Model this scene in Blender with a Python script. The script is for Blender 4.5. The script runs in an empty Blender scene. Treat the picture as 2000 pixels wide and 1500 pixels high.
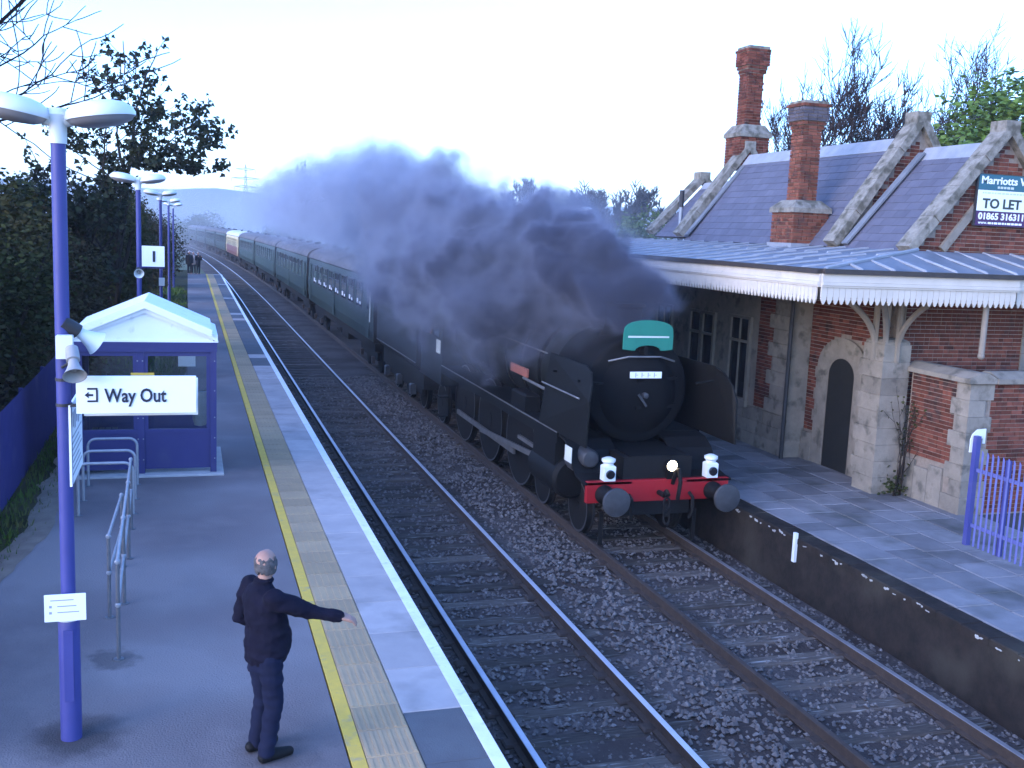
import bpy, bmesh, math, random
from mathutils import Vector, Matrix, noise as mnoise
R = math.radians
sc = bpy.context.scene
col = sc.collection
random.seed(7)

# ------------------------------------------------------------------ camera
cd = bpy.data.cameras.new('camera')
cam = bpy.data.objects.new('camera', cd)
col.objects.link(cam)
cd.sensor_width = 36.0
cd.lens = 36.0                       # focal length equals the picture width
cd.clip_start = 0.1
cd.clip_end = 12000
CR, CDN, CF = (0.953985, -0.296966, 0.041513), (-0.004237, -0.151782, -0.988405), (0.299823, 0.942748, -0.146057)
cam.matrix_world = Matrix(((CR[0], -CDN[0], -CF[0], 0.0),
                           (CR[1], -CDN[1], -CF[1], 0.0),
                           (CR[2], -CDN[2], -CF[2], 5.17),
                           (0, 0, 0, 1)))
sc.camera = cam

# ------------------------------------------------------------------ sky, sun, exposure
SUN_EL, SUN_AZ = 20.0, 246.0         # low evening sun to the left of the line, veiled by cloud
w = bpy.data.worlds.new('World')
sc.world = w
w.use_nodes = True
nt = w.node_tree
nt.nodes.clear()
out = nt.nodes.new('ShaderNodeOutputWorld')
bg = nt.nodes.new('ShaderNodeBackground')
sky = nt.nodes.new('ShaderNodeTexSky')
sky.sky_type = 'NISHITA'
sky.sun_disc = False
sky.sun_elevation = R(SUN_EL)
sky.sun_rotation = R(SUN_AZ)
sky.air_density = 1.0
sky.dust_density = 1.0
sky.ozone_density = 7.0
bg.inputs['Strength'].default_value = 0.15
tint = nt.nodes.new('ShaderNodeMix')          # the camera's cool evening white balance on the sky light
tint.data_type = 'RGBA'; tint.blend_type = 'MULTIPLY'; tint.inputs[0].default_value = 1.0
tint.inputs[7].default_value = (1.12, 1.07, 1.22, 1)
nt.links.new(sky.outputs[0], tint.inputs[6])
nt.links.new(tint.outputs[2], bg.inputs['Color'])
nt.links.new(bg.outputs[0], out.inputs[0])
sd = bpy.data.lights.new('sun', 'SUN')
sd.energy = 0.15
sd.angle = R(50)
sd.color = (1.0, 0.78, 0.76)
sun = bpy.data.objects.new('sun', sd)
col.objects.link(sun)
_d = Vector((math.sin(R(SUN_AZ)) * math.cos(R(SUN_EL)), math.cos(R(SUN_AZ)) * math.cos(R(SUN_EL)), math.sin(R(SUN_EL))))
sun.rotation_euler = _d.to_track_quat('Z', 'Y').to_euler()
sun.location = (-20, 6, 14)
vs = sc.view_settings
vs.view_transform = 'Standard'
vs.look = 'None'
vs.gamma = 1.0
vs.use_curve_mapping = False
vs.exposure = 2.52
sc.cycles.volume_bounces = 1
sc.cycles.volume_step_rate = 1.5
sc.cycles.max_bounces = 6

# ------------------------------------------------------------------ materials
MATS = {}
def mat(name, c1, c2=None, scale=4.0, rough=0.8, bump=0.0, bscale=None, metal=0.0, spec=0.4, rand=0.0,
        stretch=(1, 1, 1), detail=5.0, c3=None, scale3=0.6, fac3=(0.5, 0.7), clear=0.0):
    m = bpy.data.materials.new(name)
    m.use_nodes = True
    t = m.node_tree
    N, L = t.nodes.new, t.links.new
    b = t.nodes['Principled BSDF']
    b.inputs['Roughness'].default_value = rough
    b.inputs['Metallic'].default_value = metal
    b.inputs['Specular IOR Level'].default_value = spec
    b.inputs['Coat Weight'].default_value = clear
    c2 = c2 or tuple(x * 0.75 for x in c1)
    geo = N('ShaderNodeNewGeometry')
    mp = N('ShaderNodeMapping')
    mp.inputs['Scale'].default_value = stretch
    L(geo.outputs['Position'], mp.inputs['Vector'])
    no = N('ShaderNodeTexNoise')
    no.inputs['Scale'].default_value = scale
    no.inputs['Detail'].default_value = detail
    no.inputs['Roughness'].default_value = 0.62
    L(mp.outputs[0], no.inputs['Vector'])
    mr = N('ShaderNodeMapRange')
    mr.inputs['From Min'].default_value = 0.32
    mr.inputs['From Max'].default_value = 0.68
    L(no.outputs['Fac'], mr.inputs['Value'])
    mx = N('ShaderNodeMix'); mx.data_type = 'RGBA'
    mx.inputs[6].default_value = (*c1, 1); mx.inputs[7].default_value = (*c2, 1)
    L(mr.outputs[0], mx.inputs[0])
    last = mx.outputs[2]
    if c3:
        n3 = N('ShaderNodeTexNoise'); n3.inputs['Scale'].default_value = scale3; n3.inputs['Detail'].default_value = 6
        L(mp.outputs[0], n3.inputs['Vector'])
        r3 = N('ShaderNodeMapRange'); r3.inputs['From Min'].default_value = fac3[0]; r3.inputs['From Max'].default_value = fac3[1]
        L(n3.outputs['Fac'], r3.inputs['Value'])
        m3 = N('ShaderNodeMix'); m3.data_type = 'RGBA'
        L(r3.outputs[0], m3.inputs[0]); L(last, m3.inputs[6]); m3.inputs[7].default_value = (*c3, 1)
        last = m3.outputs[2]
    if rand > 0:
        oi = N('ShaderNodeObjectInfo')
        rr = N('ShaderNodeMapRange')
        rr.inputs['To Min'].default_value = 1 - rand; rr.inputs['To Max'].default_value = 1 + rand
        L(oi.outputs['Random'], rr.inputs['Value'])
        hs = N('ShaderNodeHueSaturation')
        L(rr.outputs[0], hs.inputs['Value']); L(last, hs.inputs['Color'])
        last = hs.outputs[0]
    L(last, b.inputs['Base Color'])
    if bump > 0:
        nb = N('ShaderNodeTexNoise'); nb.inputs['Scale'].default_value = bscale or scale * 6; nb.inputs['Detail'].default_value = 4
        L(mp.outputs[0], nb.inputs['Vector'])
        bp = N('ShaderNodeBump'); bp.inputs['Strength'].default_value = bump; bp.inputs['Distance'].default_value = 0.02
        L(nb.outputs['Fac'], bp.inputs['Height']); L(bp.outputs[0], b.inputs['Normal'])
    MATS[name] = m
    return m

def glassmat(name, tint=(0.6, 0.65, 0.65), rough=0.05, alpha=0.35):
    m = bpy.data.materials.new(name); m.use_nodes = True
    t = m.node_tree; N, L = t.nodes.new, t.links.new
    for n in list(t.nodes):
        if n.type == 'BSDF_PRINCIPLED': t.nodes.remove(n)
    o = [n for n in t.nodes if n.type == 'OUTPUT_MATERIAL'][0]
    tr = N('ShaderNodeBsdfTransparent'); tr.inputs[0].default_value = (*tint, 1)
    gl = N('ShaderNodeBsdfGlossy'); gl.inputs['Roughness'].default_value = rough
    gl.inputs['Color'].default_value = (0.9, 0.9, 0.9, 1)
    fr = N('ShaderNodeFresnel'); fr.inputs[0].default_value = 1.5
    ms = N('ShaderNodeMixShader')
    L(fr.outputs[0], ms.inputs[0]); L(tr.outputs[0], ms.inputs[1]); L(gl.outputs[0], ms.inputs[2])
    L(ms.outputs[0], o.inputs[0])
    MATS[name] = m
    return m

mat('asphalt', (.172, .146, .143), (.108, .095, .097), scale=1.0, rough=.95, spec=.2, bump=.55, bscale=55, c3=(.20, .178, .174), scale3=.5, fac3=(.44, .62), detail=12)
mat('asphalt_patch', (.10, .105, .11), (.085, .085, .09), scale=3, rough=.95, bump=.4, bscale=80, rand=.1)
mat('yellow_paint', (.66, .42, .065), (.55, .36, .075), scale=9, rough=.85, spec=.2, bump=.1, c3=(.36, .28, .15), scale3=7, fac3=(.58, .75))
mat('white_paint', (.78, .78, .76), (.66, .66, .66), scale=6, rough=.7, bump=.1, c3=(.42, .42, .42), scale3=9, fac3=(.6, .78))
mat('tactile', (.385, .275, .155), (.315, .23, .14), scale=2.5, rough=.9, spec=.2, bump=.2, rand=.10)
mat('coping', (.40, .35, .325), (.325, .29, .275), scale=2.2, rough=.9, spec=.2, bump=.2, rand=.10, c3=(.25, .225, .21), scale3=1.7, fac3=(.55, .75))
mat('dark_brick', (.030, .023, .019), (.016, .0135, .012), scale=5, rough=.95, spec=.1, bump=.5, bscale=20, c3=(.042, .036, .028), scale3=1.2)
mat('ballast', (.105, .086, .077), (.052, .043, .040), scale=14, rough=.95, spec=.1, bump=1.0, bscale=26, c3=(.048, .036, .031), scale3=.5, fac3=(.42, .62))
mat('stone_chip', (.155, .135, .123), (.072, .061, .057), scale=9, rough=.95, spec=.1, detail=2, c3=(.24, .222, .205), scale3=16, fac3=(.58, .74))
mat('sleeper', (.098, .080, .066), (.056, .045, .039), scale=3, stretch=(1.2, 14, 14), rough=.95, spec=.1, bump=.6, bscale=12, rand=.4, c3=(.26, .24, .215), scale3=2.2, fac3=(.57, .74))
mat('rail_rust', (.055, .036, .026), (.036, .024, .018), scale=10, rough=.85, bump=.2)
mat('rail_head', (.58, .57, .60), (.48, .47, .50), scale=3, rough=.35, metal=.35, spec=.5)
mat('rail_head_dull', (.26, .24, .24), (.17, .155, .15), scale=3, rough=.4, metal=.35)
mat('paving', (.19, .182, .185), (.135, .13, .135), scale=2.0, rough=.88, spec=.25, bump=.3, rand=.24, c3=(.085, .085, .078), scale3=1.3, fac3=(.5, .72))
mat('joint_soil', (.05, .048, .045), (.035, .035, .03), scale=8, rough=1)
mat('grass_soil', (.040, .044, .016), (.026, .024, .012), scale=1.2, rough=1, spec=.1, bump=.8, bscale=30, c3=(.085, .068, .05), scale3=.4, fac3=(.6, .75))
mat('blade', (.070, .115, .022), (.045, .078, .018), scale=1.3, rough=.9, spec=.1, c3=(.11, .10, .04), scale3=.8)
mat('field', (.075, .10, .04), (.055, .07, .035), scale=.02, rough=1, c3=(.12, .11, .06), scale3=.006)
mat('hill', (.045, .06, .04), (.032, .045, .032), scale=.01, rough=1)
mat('blue_paint', (.046, .052, .195), (.040, .045, .172), scale=3, rough=.5, spec=.35, bump=.05, c3=(.078, .084, .20), scale3=2.2, fac3=(.58, .75))
mat('blue_dark', (.033, .030, .125), (.027, .025, .105), scale=2.5, rough=.6, spec=.25, bump=.05, c3=(.05, .048, .13), scale3=1.5, fac3=(.55, .75))
mat('shelter_blue', (.034, .035, .122), (.029, .030, .108), scale=2, rough=.55, spec=.3, c3=(.045, .046, .122), scale3=2, fac3=(.55, .75))
mat('lamp_white', (.66, .68, .66), (.60, .62, .60), scale=2.5, rough=.4)
mat('lamp_under', (.30, .29, .30), (.24, .23, .24), scale=3, rough=.35)
mat('sign_white', (.74, .76, .74), (.70, .72, .70), scale=2, rough=.4)
mat('sand_edge', (.22, .18, .14), (.15, .12, .095), scale=4, rough=1, spec=.1, bump=.6, bscale=30)
mat('pale_blue', (.10, .11, .28), (.08, .09, .24), scale=5, rough=.55, spec=.3)
mat('sign_navy', (.012, .014, .03), (.010, .012, .026), scale=2, rough=.5)
mat('sign_grey', (.30, .31, .34), (.24, .25, .28), scale=18, rough=.5)
mat('roof_white', (.80, .82, .80), (.74, .76, .75), scale=1.5, rough=.6, c3=(.42, .43, .40), scale3=5, fac3=(.62, .8))
mat('flaked_paint', (.42, .41, .38), (.30, .29, .27), scale=12, rough=.9, spec=.1)
mat('galv', (.15, .155, .165), (.11, .115, .125), scale=12, rough=.5, metal=.4)
mat('pale_metal', (.30, .31, .325), (.23, .24, .255), scale=8, rough=.45, metal=.3)
mat('grey_horn', (.30, .29, .28), (.24, .235, .23), scale=6, rough=.6)
mat('dark_metal', (.03, .03, .032), (.02, .02, .022), scale=5, rough=.6)
mat('concrete', (.40, .39, .37), (.32, .31, .30), scale=4, rough=.9, bump=.2)
mat('brick', (.155, .050, .031), (.100, .036, .026), scale=7, rough=.95, spec=.1, bump=.35, bscale=45, rand=.42, c3=(.050, .030, .027), scale3=3, fac3=(.54, .70))
mat('brick_orange', (.175, .062, .038), (.118, .045, .031), scale=7, rough=.95, spec=.1, bump=.35, bscale=45, rand=.36, c3=(.060, .038, .035), scale3=3.5, fac3=(.54, .70))
mat('brick_blue', (.085, .075, .085), (.06, .05, .058), scale=7, rough=.9, bump=.3, bscale=45, rand=.25)
mat('mortar', (.25, .205, .165), (.18, .15, .12), scale=14, rough=1, spec=.1, bump=.3, bscale=70)
mat('stone', (.245, .215, .172), (.175, .155, .128), scale=3, rough=.95, spec=.1, bump=.35, bscale=30, rand=.12, c3=(.105, .096, .078), scale3=4, fac3=(.53, .69))
mat('lichen_stone', (.25, .23, .19), (.155, .142, .118), scale=9, rough=.95, spec=.1, bump=.5, bscale=40, rand=.06, c3=(.095, .088, .068), scale3=5, fac3=(.48, .64))
mat('slate', (.100, .098, .122), (.082, .080, .102), scale=3, rough=.7, spec=.3, bump=.12, rand=.10)
mat('slate_bed', (.05, .05, .055), scale=3, rough=.9)
mat('lead', (.17, .18, .195), (.125, .135, .15), scale=2.2, rough=.55, spec=.3, bump=.06, bscale=5, c3=(.095, .105, .12), scale3=1.4, fac3=(.5, .7))
mat('lead_bright', (.27, .28, .295), (.20, .21, .225), scale=3, rough=.55, spec=.3, bump=.05)
mat('cream_paint', (.52, .47, .40), (.46, .415, .35), scale=3, rough=.7, spec=.2, bump=.05, c3=(.34, .31, .265), scale3=2.5, fac3=(.6, .8))
mat('gutter_brown', (.045, .034, .028), (.03, .024, .02), scale=5, rough=.6)
mat('soffit', (.12, .105, .09), (.09, .08, .07), scale=2, rough=.9)
mat('frame_paint', (.23, .20, .16), (.185, .16, .13), scale=4, rough=.75, spec=.15)
mat('dark_void', (.012, .012, .013), scale=2, rough=.9)
mat('door_paint', (.020, .020, .018), (.014, .014, .013), scale=3, rough=.5)
mat('pane_dark', (.010, .010, .012), (.008, .008, .010), scale=2, rough=.08, spec=.5)
mat('sign_teal', (.02, .10, .13), (.018, .09, .12), scale=2, rough=.4)
mat('sign_purple', (.05, .012, .07), (.045, .011, .06), scale=2, rough=.4)
mat('sign_pale', (.70, .76, .68), (.66, .72, .64), scale=2, rough=.5)
mat('sign_ink', (.03, .04, .035), scale=2, rough=.5)
mat('sign_faint', (.52, .58, .52), scale=2, rough=.5)
mat('loco_green', (.0075, .0085, .007), (.005, .0055, .005), scale=2, rough=.55, spec=.25, c3=(.010, .0095, .0085), scale3=1.5)
mat('loco_black', (.005, .0047, .005), (.0035, .0035, .0038), scale=3, rough=.65, spec=.18)
mat('loco_frame', (.009, .008, .0075), (.006, .0055, .0055), scale=4, rough=.8, spec=.2)
mat('smokebox', (.005, .0047, .005), (.0035, .0035, .0038), scale=4, rough=.8, spec=.15)
mat('deflector', (.0055, .0052, .0046), (.0042, .0040, .0037), scale=1.5, rough=.6, spec=.18)
mat('beam_red', (.30, .009, .014), (.24, .008, .012), scale=2, rough=.55, spec=.25)
mat('steel', (.06, .06, .064), (.04, .04, .043), scale=6, rough=.5, metal=.3, spec=.3)
mat('bright_rod', (.20, .19, .18), (.13, .125, .12), scale=4, rough=.45, metal=.5, spec=.3)
mat('board_green', (.022, .17, .12), (.018, .145, .105), scale=3, rough=.6, spec=.2)
mat('plate_red', (.30, .10, .07), scale=3, rough=.5)
mat('notice_white', (.55, .55, .47), (.50, .50, .42), scale=3, rough=.6)
mat('coal', (.012, .012, .013), (.006, .006, .006), scale=8, rough=.6, bump=1.0, bscale=6)
mat('coach_green', (.019, .033, .028), (.014, .026, .023), scale=.8, rough=.45, spec=.35, c3=(.026, .038, .034), scale3=1.0)
mat('coach_roof', (.13, .125, .13), (.095, .09, .095), scale=.9, rough=.85, spec=.15, c3=(.075, .07, .075), scale3=1.8)
mat('coach_roof_pale', (.52, .52, .54), (.45, .45, .47), scale=.9, rough=.7)
mat('coach_cream', (.55, .45, .25), (.48, .40, .23), scale=.8, rough=.45)
mat('coach_maroon', (.16, .055, .05), (.12, .045, .04), scale=.8, rough=.45)
mat('coach_glass', (.016, .019, .021), (.012, .014, .016), scale=.7, rough=.08, spec=.6)
mat('coach_under', (.013, .0115, .011), (.009, .008, .008), scale=3, rough=.9, spec=.15)
mat('headrest', (.70, .70, .70), scale=3, rough=.7)
mat('bark', (.034, .026, .021), (.02, .016, .013), scale=4, rough=.95, spec=.1, bump=.5, bscale=12)
mat('bark_grey', (.050, .042, .040), (.032, .027, .026), scale=4, rough=.95, spec=.1)
mat('twig', (.040, .031, .031), (.028, .022, .022), scale=2, rough=.95, spec=.1)
mat('leaf_dark', (.042, .052, .014), (.018, .024, .008), scale=.8, rough=.9, c3=(.056, .048, .018), scale3=.5, spec=.1)
mat('leaf_brown', (.056, .043, .019), (.026, .021, .011), scale=.8, rough=.9, c3=(.040, .048, .015), scale3=.6, spec=.1)
mat('leaf_sycamore', (.024, .030, .012), (.014, .018, .009), scale=1.2, rough=.8, spec=.15)
mat('leaf_spring', (.085, .150, .022), (.055, .105, .020), scale=.7, rough=.75, spec=.3, c3=(.115, .165, .035), scale3=.35)
mat('leaf_olive', (.21, .20, .055), (.13, .135, .045), scale=.4, rough=.9, spec=.1, c3=(.22, .17, .09), scale3=.2)
mat('leaf_mid', (.085, .12, .04), (.05, .075, .028), scale=.5, rough=.9, spec=.1)
mat('skin', (.34, .19, .14), (.28, .155, .115), scale=9, rough=.6, spec=.3)
mat('hair_grey', (.10, .095, .095), (.045, .042, .042), scale=30, rough=.9, spec=.1)
mat('jacket', (.009, .0085, .018), (.006, .006, .013), scale=9, rough=.95, spec=.1, bump=.3, bscale=9)
mat('jeans', (.011, .014, .032), (.008, .010, .024), scale=7, rough=.95, spec=.1, bump=.3, bscale=9)
mat('shoe', (.006, .0055, .006), (.004, .004, .0045), scale=5, rough=.7, spec=.2)
mat('coat_dark', (.016, .015, .018), scale=4, rough=.9)
mat('hair_pale', (.50, .46, .42), (.40, .37, .34), scale=12, rough=.8)
mat('coat_pale', (.36, .32, .30), scale=4, rough=.9)
def darken_spot(name, cx, cy, r, dark):
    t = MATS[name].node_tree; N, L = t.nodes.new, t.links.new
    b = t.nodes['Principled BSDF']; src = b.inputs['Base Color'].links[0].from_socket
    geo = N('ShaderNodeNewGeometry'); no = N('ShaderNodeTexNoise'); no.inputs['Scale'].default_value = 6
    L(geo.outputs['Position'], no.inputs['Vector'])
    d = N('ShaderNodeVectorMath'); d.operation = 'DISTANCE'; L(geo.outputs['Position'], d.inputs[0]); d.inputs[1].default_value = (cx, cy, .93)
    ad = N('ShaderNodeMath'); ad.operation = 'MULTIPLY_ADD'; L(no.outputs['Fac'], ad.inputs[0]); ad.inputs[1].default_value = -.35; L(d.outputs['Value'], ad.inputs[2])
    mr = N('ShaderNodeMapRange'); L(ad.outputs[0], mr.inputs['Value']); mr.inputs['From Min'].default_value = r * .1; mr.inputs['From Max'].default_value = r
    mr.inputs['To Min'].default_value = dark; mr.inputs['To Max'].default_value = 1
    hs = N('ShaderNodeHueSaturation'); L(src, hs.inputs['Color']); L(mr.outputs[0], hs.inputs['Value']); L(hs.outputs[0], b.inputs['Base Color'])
darken_spot('asphalt', -.90, 8.55, .30, .45)          # damp dirt round the post foot
darken_spot('asphalt', .62, 7.95, .22, .75)  # contact shade under the man's feet, put into the tarmac colour
darken_spot('asphalt', -.72, 10.1, .10, .6)  # darker spot at the near guard rail post
glassmat('shelter_glass', (.90, .92, .92), .03)
def emit(name, c, s):
    m = bpy.data.materials.new(name); m.use_nodes = True
    b = m.node_tree.nodes['Principled BSDF']
    b.inputs['Base Color'].default_value = (*c, 1)
    b.inputs['Emission Color'].default_value = (*c, 1); b.inputs['Emission Strength'].default_value = s
    MATS[name] = m
emit('lamp_lit', (1.0, .86, .62), 6.0)

# ------------------------------------------------------------------ mesh helpers
WO = {}                               # world position of each object's origin
class MB:
    def __init__(s):
        s.v, s.f = [], []
    def add(s, vs, fs):
        o = len(s.v)
        s.v += [tuple(q) for q in vs]
        s.f += [tuple(i + o for i in f) for f in fs]
        return s
    def box(s, x0, x1, y0, y1, z0, z1):
        return s.add([(x0, y0, z0), (x1, y0, z0), (x1, y1, z0), (x0, y1, z0), (x0, y0, z1), (x1, y0, z1), (x1, y1, z1), (x0, y1, z1)],
                     [(0, 3, 2, 1), (4, 5, 6, 7), (0, 1, 5, 4), (1, 2, 6, 5), (2, 3, 7, 6), (3, 0, 4, 7)])
    def bbox(s, x0, x1, y0, y1, z0, z1, b=.01):     # box with bevelled top edges
        v = [(x0, y0, z0), (x1, y0, z0), (x1, y1, z0), (x0, y1, z0), (x0, y0, z1 - b), (x1, y0, z1 - b), (x1, y1, z1 - b), (x0, y1, z1 - b),
             (x0 + b, y0 + b, z1), (x1 - b, y0 + b, z1), (x1 - b, y1 - b, z1), (x0 + b, y1 - b, z1)]
        f = [(0, 3, 2, 1), (8, 9, 10, 11)]
        for a in range(4):
            c = (a + 1) % 4
            f += [(a, c, 4 + c, 4 + a), (4 + a, 4 + c, 8 + c, 8 + a)]
        return s.add(v, f)
    def prism(s, poly, a0, a1, axis='y', hole=None):
        """poly = list of 2-D points; axis is the extrusion axis"""
        def P(p, a):
            return {'y': (p[0], a, p[1]), 'x': (a, p[0], p[1]), 'z': (p[0], p[1], a)}[axis]
        n = len(poly)
        vs_ = [P(p, a0) for p in poly] + [P(p, a1) for p in poly]
        fs_ = [tuple(range(n))[::-1], tuple(range(n, 2 * n))] + [(i, (i + 1) % n, n + (i + 1) % n, n + i) for i in range(n)]
        return s.add(vs_, fs_)
    def tube(s, pts, r, n=8, caps=True):
        pts = [Vector(p) for p in pts]
        rs = r if isinstance(r, (list, tuple)) else [r] * len(pts)
        rings = []
        up = Vector((0, 0, 1))
        ref = None
        for i, p in enumerate(pts):
            d = (pts[min(i + 1, len(pts) - 1)] - pts[max(i - 1, 0)])
            d = d.normalized() if d.length > 1e-9 else Vector((0, 0, 1))
            if ref is None:
                ref = d.orthogonal().normalized()
            a = (ref - d * ref.dot(d))
            a = a.normalized() if a.length > 1e-6 else d.orthogonal().normalized()
            ref = a
            b = d.cross(a)
            rings.append([p + (a * math.cos(2 * math.pi * k / n) + b * math.sin(2 * math.pi * k / n)) * rs[i] for k in range(n)])
        vs_ = [q for ring in rings for q in ring]
        fs_ = []
        for i in range(len(pts) - 1):
            for k in range(n):
                fs_.append((i * n + k, i * n + (k + 1) % n, (i + 1) * n + (k + 1) % n, (i + 1) * n + k))
        if caps:
            fs_.append(tuple(range(n))[::-1]); fs_.append(tuple(range((len(pts) - 1) * n, len(pts) * n)))
        return s.add(vs_, fs_)
    def lathe(s, prof, c=(0, 0, 0), axis='z', n=24, sx=1.0, sy=1.0):
        """prof = [(radius, height)...]"""
        vs_, fs_ = [], []
        for (r, h) in prof:
            for k in range(n):
                a = 2 * math.pi * k / n
                u, v_ = r * math.cos(a) * sx, r * math.sin(a) * sy
                q = {'z': (u, v_, h), 'y': (u, h, v_), 'x': (h, u, v_)}[axis]
                vs_.append((c[0] + q[0], c[1] + q[1], c[2] + q[2]))
        m = len(prof)
        for i in range(m - 1):
            for k in range(n):
                fs_.append((i * n + k, i * n + (k + 1) % n, (i + 1) * n + (k + 1) % n, (i + 1) * n + k))
        fs_.append(tuple(range(n))[::-1]); fs_.append(tuple(range((m - 1) * n, m * n)))
        return s.add(vs_, fs_)
    def ell(s, c, r, n=14, m=8):
        prof = [(math.sin(math.pi * i / m), -math.cos(math.pi * i / m)) for i in range(m + 1)]
        vs_, fs_ = [], []
        for (rr, h) in prof:
            rr = max(rr, .02)
            for k in range(n):
                a = 2 * math.pi * k / n
                vs_.append((c[0] + r[0] * rr * math.cos(a), c[1] + r[1] * rr * math.sin(a), c[2] + r[2] * h))
        for i in range(m):
            for k in range(n):
                fs_.append((i * n + k, i * n + (k + 1) % n, (i + 1) * n + (k + 1) % n, (i + 1) * n + k))
        fs_.append(tuple(range(n))[::-1]); fs_.append(tuple(range(m * n, (m + 1) * n)))
        return s.add(vs_, fs_)
    def obb(s, c, half, ux, uy, uz):
        c, ux, uy, uz = Vector(c), Vector(ux) * half[0], Vector(uy) * half[1], Vector(uz) * half[2]
        q = [c - ux - uy - uz, c + ux - uy - uz, c + ux + uy - uz, c - ux + uy - uz, c - ux - uy + uz, c + ux - uy + uz, c + ux + uy + uz, c - ux + uy + uz]
        return s.add(q, [(0, 3, 2, 1), (4, 5, 6, 7), (0, 1, 5, 4), (1, 2, 6, 5), (2, 3, 7, 6), (3, 0, 4, 7)])
    def mesh(s, name, m, off=(0, 0, 0), smooth=False, fixn=True):
        me = bpy.data.meshes.new(name)
        ox, oy, oz = off
        me.from_pydata([(a - ox, b - oy, c - oz) for a, b, c in s.v], [], s.f)
        if fixn and len(s.f) < 6000:
            bm = bmesh.new(); bm.from_mesh(me)
            bmesh.ops.recalc_face_normals(bm, faces=bm.faces)
            bm.to_mesh(me); bm.free()
        me.materials.append(MATS[m])
        if smooth:
            me.polygons.foreach_set('use_smooth', [True] * len(me.polygons))
            try: me.set_sharp_from_angle(angle=R(40))
            except Exception: pass
        me.update()
        return me
    def build(s, name, m, parent=None, smooth=False, kind=None, fixn=True):
        off = WO.get(parent, (0, 0, 0)) if parent else (0, 0, 0)
        o = bpy.data.objects.new(name, s.mesh(name, m, off, smooth, fixn))
        col.objects.link(o)
        if parent:
            o.parent = parent
        WO[o] = off
        if kind: o['kind'] = kind
        return o

def tag(o, label, cat, group=None):
    o['label'] = label; o['category'] = cat
    if group: o['group'] = group
    return o
def thing(name, label, cat, loc=(0, 0, 0), group=None):
    o = bpy.data.objects.new(name, None)
    o.empty_display_size = .3
    o.location = loc
    col.objects.link(o)
    WO[o] = tuple(loc)
    return tag(o, label, cat, group)
def struct(o):
    o['kind'] = 'structure'
    return o
def piece(name, me, parent, loc, rot=None):
    """one more object that shares mesh data; loc in world space"""
    o = bpy.data.objects.new(name, me)
    p = WO[parent]
    o.parent = parent
    o.location = (loc[0] - p[0], loc[1] - p[1], loc[2] - p[2])
    if rot: o.rotation_euler = rot
    col.objects.link(o)
    WO[o] = tuple(loc)
    return o
def copy_tree(o, parent=None):
    c = o.copy(); col.objects.link(c); c.parent = parent
    for ch in list(o.children): copy_tree(ch, c)
    return c
def lettering(name, s, size, loc, parent, m, ux=(1, 0, 0), uz=(0, 0, 1), bold=.0, depth=.003, align='LEFT', width=None):
    """flat raised letters; text runs along ux, stands along uz"""
    cu = bpy.data.curves.new(name, 'FONT')
    cu.body = s; cu.size = size; cu.extrude = depth; cu.offset = bold; cu.align_x = align; cu.resolution_u = 3
    t = bpy.data.objects.new('tmp', cu); col.objects.link(t)
    dg = bpy.context.evaluated_depsgraph_get()
    me = bpy.data.meshes.new_from_object(t.evaluated_get(dg))
    bpy.data.objects.remove(t); bpy.data.curves.remove(cu)
    ux, uz = Vector(ux).normalized(), Vector(uz).normalized()
    un = ux.cross(uz)
    off = Vector(WO.get(parent, (0, 0, 0)))
    k = 1.0
    if width:
        xs = [v.co.x for v in me.vertices]; k = width / (max(xs) - min(xs))
    for v in me.vertices:
        v.co = Vector(loc) + ux * v.co.x * k + uz * v.co.y + un * v.co.z - off
    me.materials.clear(); me.materials.append(MATS[m])
    o = bpy.data.objects.new(name, me); col.objects.link(o); o.parent = parent
    WO[o] = tuple(off)
    return o
def remesh(mb, name, m, parent, voxel=.012, smooth_it=4):
    me = mb.mesh(name, m, WO.get(parent, (0, 0, 0)))
    t = bpy.data.objects.new('tmp', me); col.objects.link(t)
    a = t.modifiers.new('r', 'REMESH'); a.mode = 'VOXEL'; a.voxel_size = voxel
    b = t.modifiers.new('s', 'SMOOTH'); b.factor = .5; b.iterations = smooth_it
    dg = bpy.context.evaluated_depsgraph_get()
    m2 = bpy.data.meshes.new_from_object(t.evaluated_get(dg))
    bpy.data.objects.remove(t)
    m2.materials.clear(); m2.materials.append(MATS[m])
    m2.polygons.foreach_set('use_smooth', [True] * len(m2.polygons))
    m2.polygons.foreach_set('material_index', [0] * len(m2.polygons))
    o = bpy.data.objects.new(name, m2); col.objects.link(o); o.parent = parent
    WO[o] = WO.get(parent, (0, 0, 0))
    return o
# ------------------------------------------------------------------ the ground and the line
L1, L2, R1, R2 = 3.28, 4.87, 6.55, 8.25
PZ, QZ = 0.93, 0.72                   # the two platform heights above the rails
def bend(y):                          # the line curves left beyond the platforms
    return 0.0 if y < 62 else -((y - 62) ** 2) / 4200.0

g = MB()
ys = [-40, 0, 40, 90, 140, 200, 280, 400, 600, 900, 1400, 2200, 2950]
xs_ = [-2950, -1500, -500, -200, -90, -40, -12, 0, 12, 40, 90, 200, 500, 1500, 2950]
vv = [(x, y, -.42) for y in ys for x in xs_]
nx = len(xs_)
g.add(vv, [(j * nx + i, j * nx + i + 1, (j + 1) * nx + i + 1, (j + 1) * nx + i) for j in range(len(ys) - 1) for i in range(nx - 1)])
struct(g.build('ground', 'field'))

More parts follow.
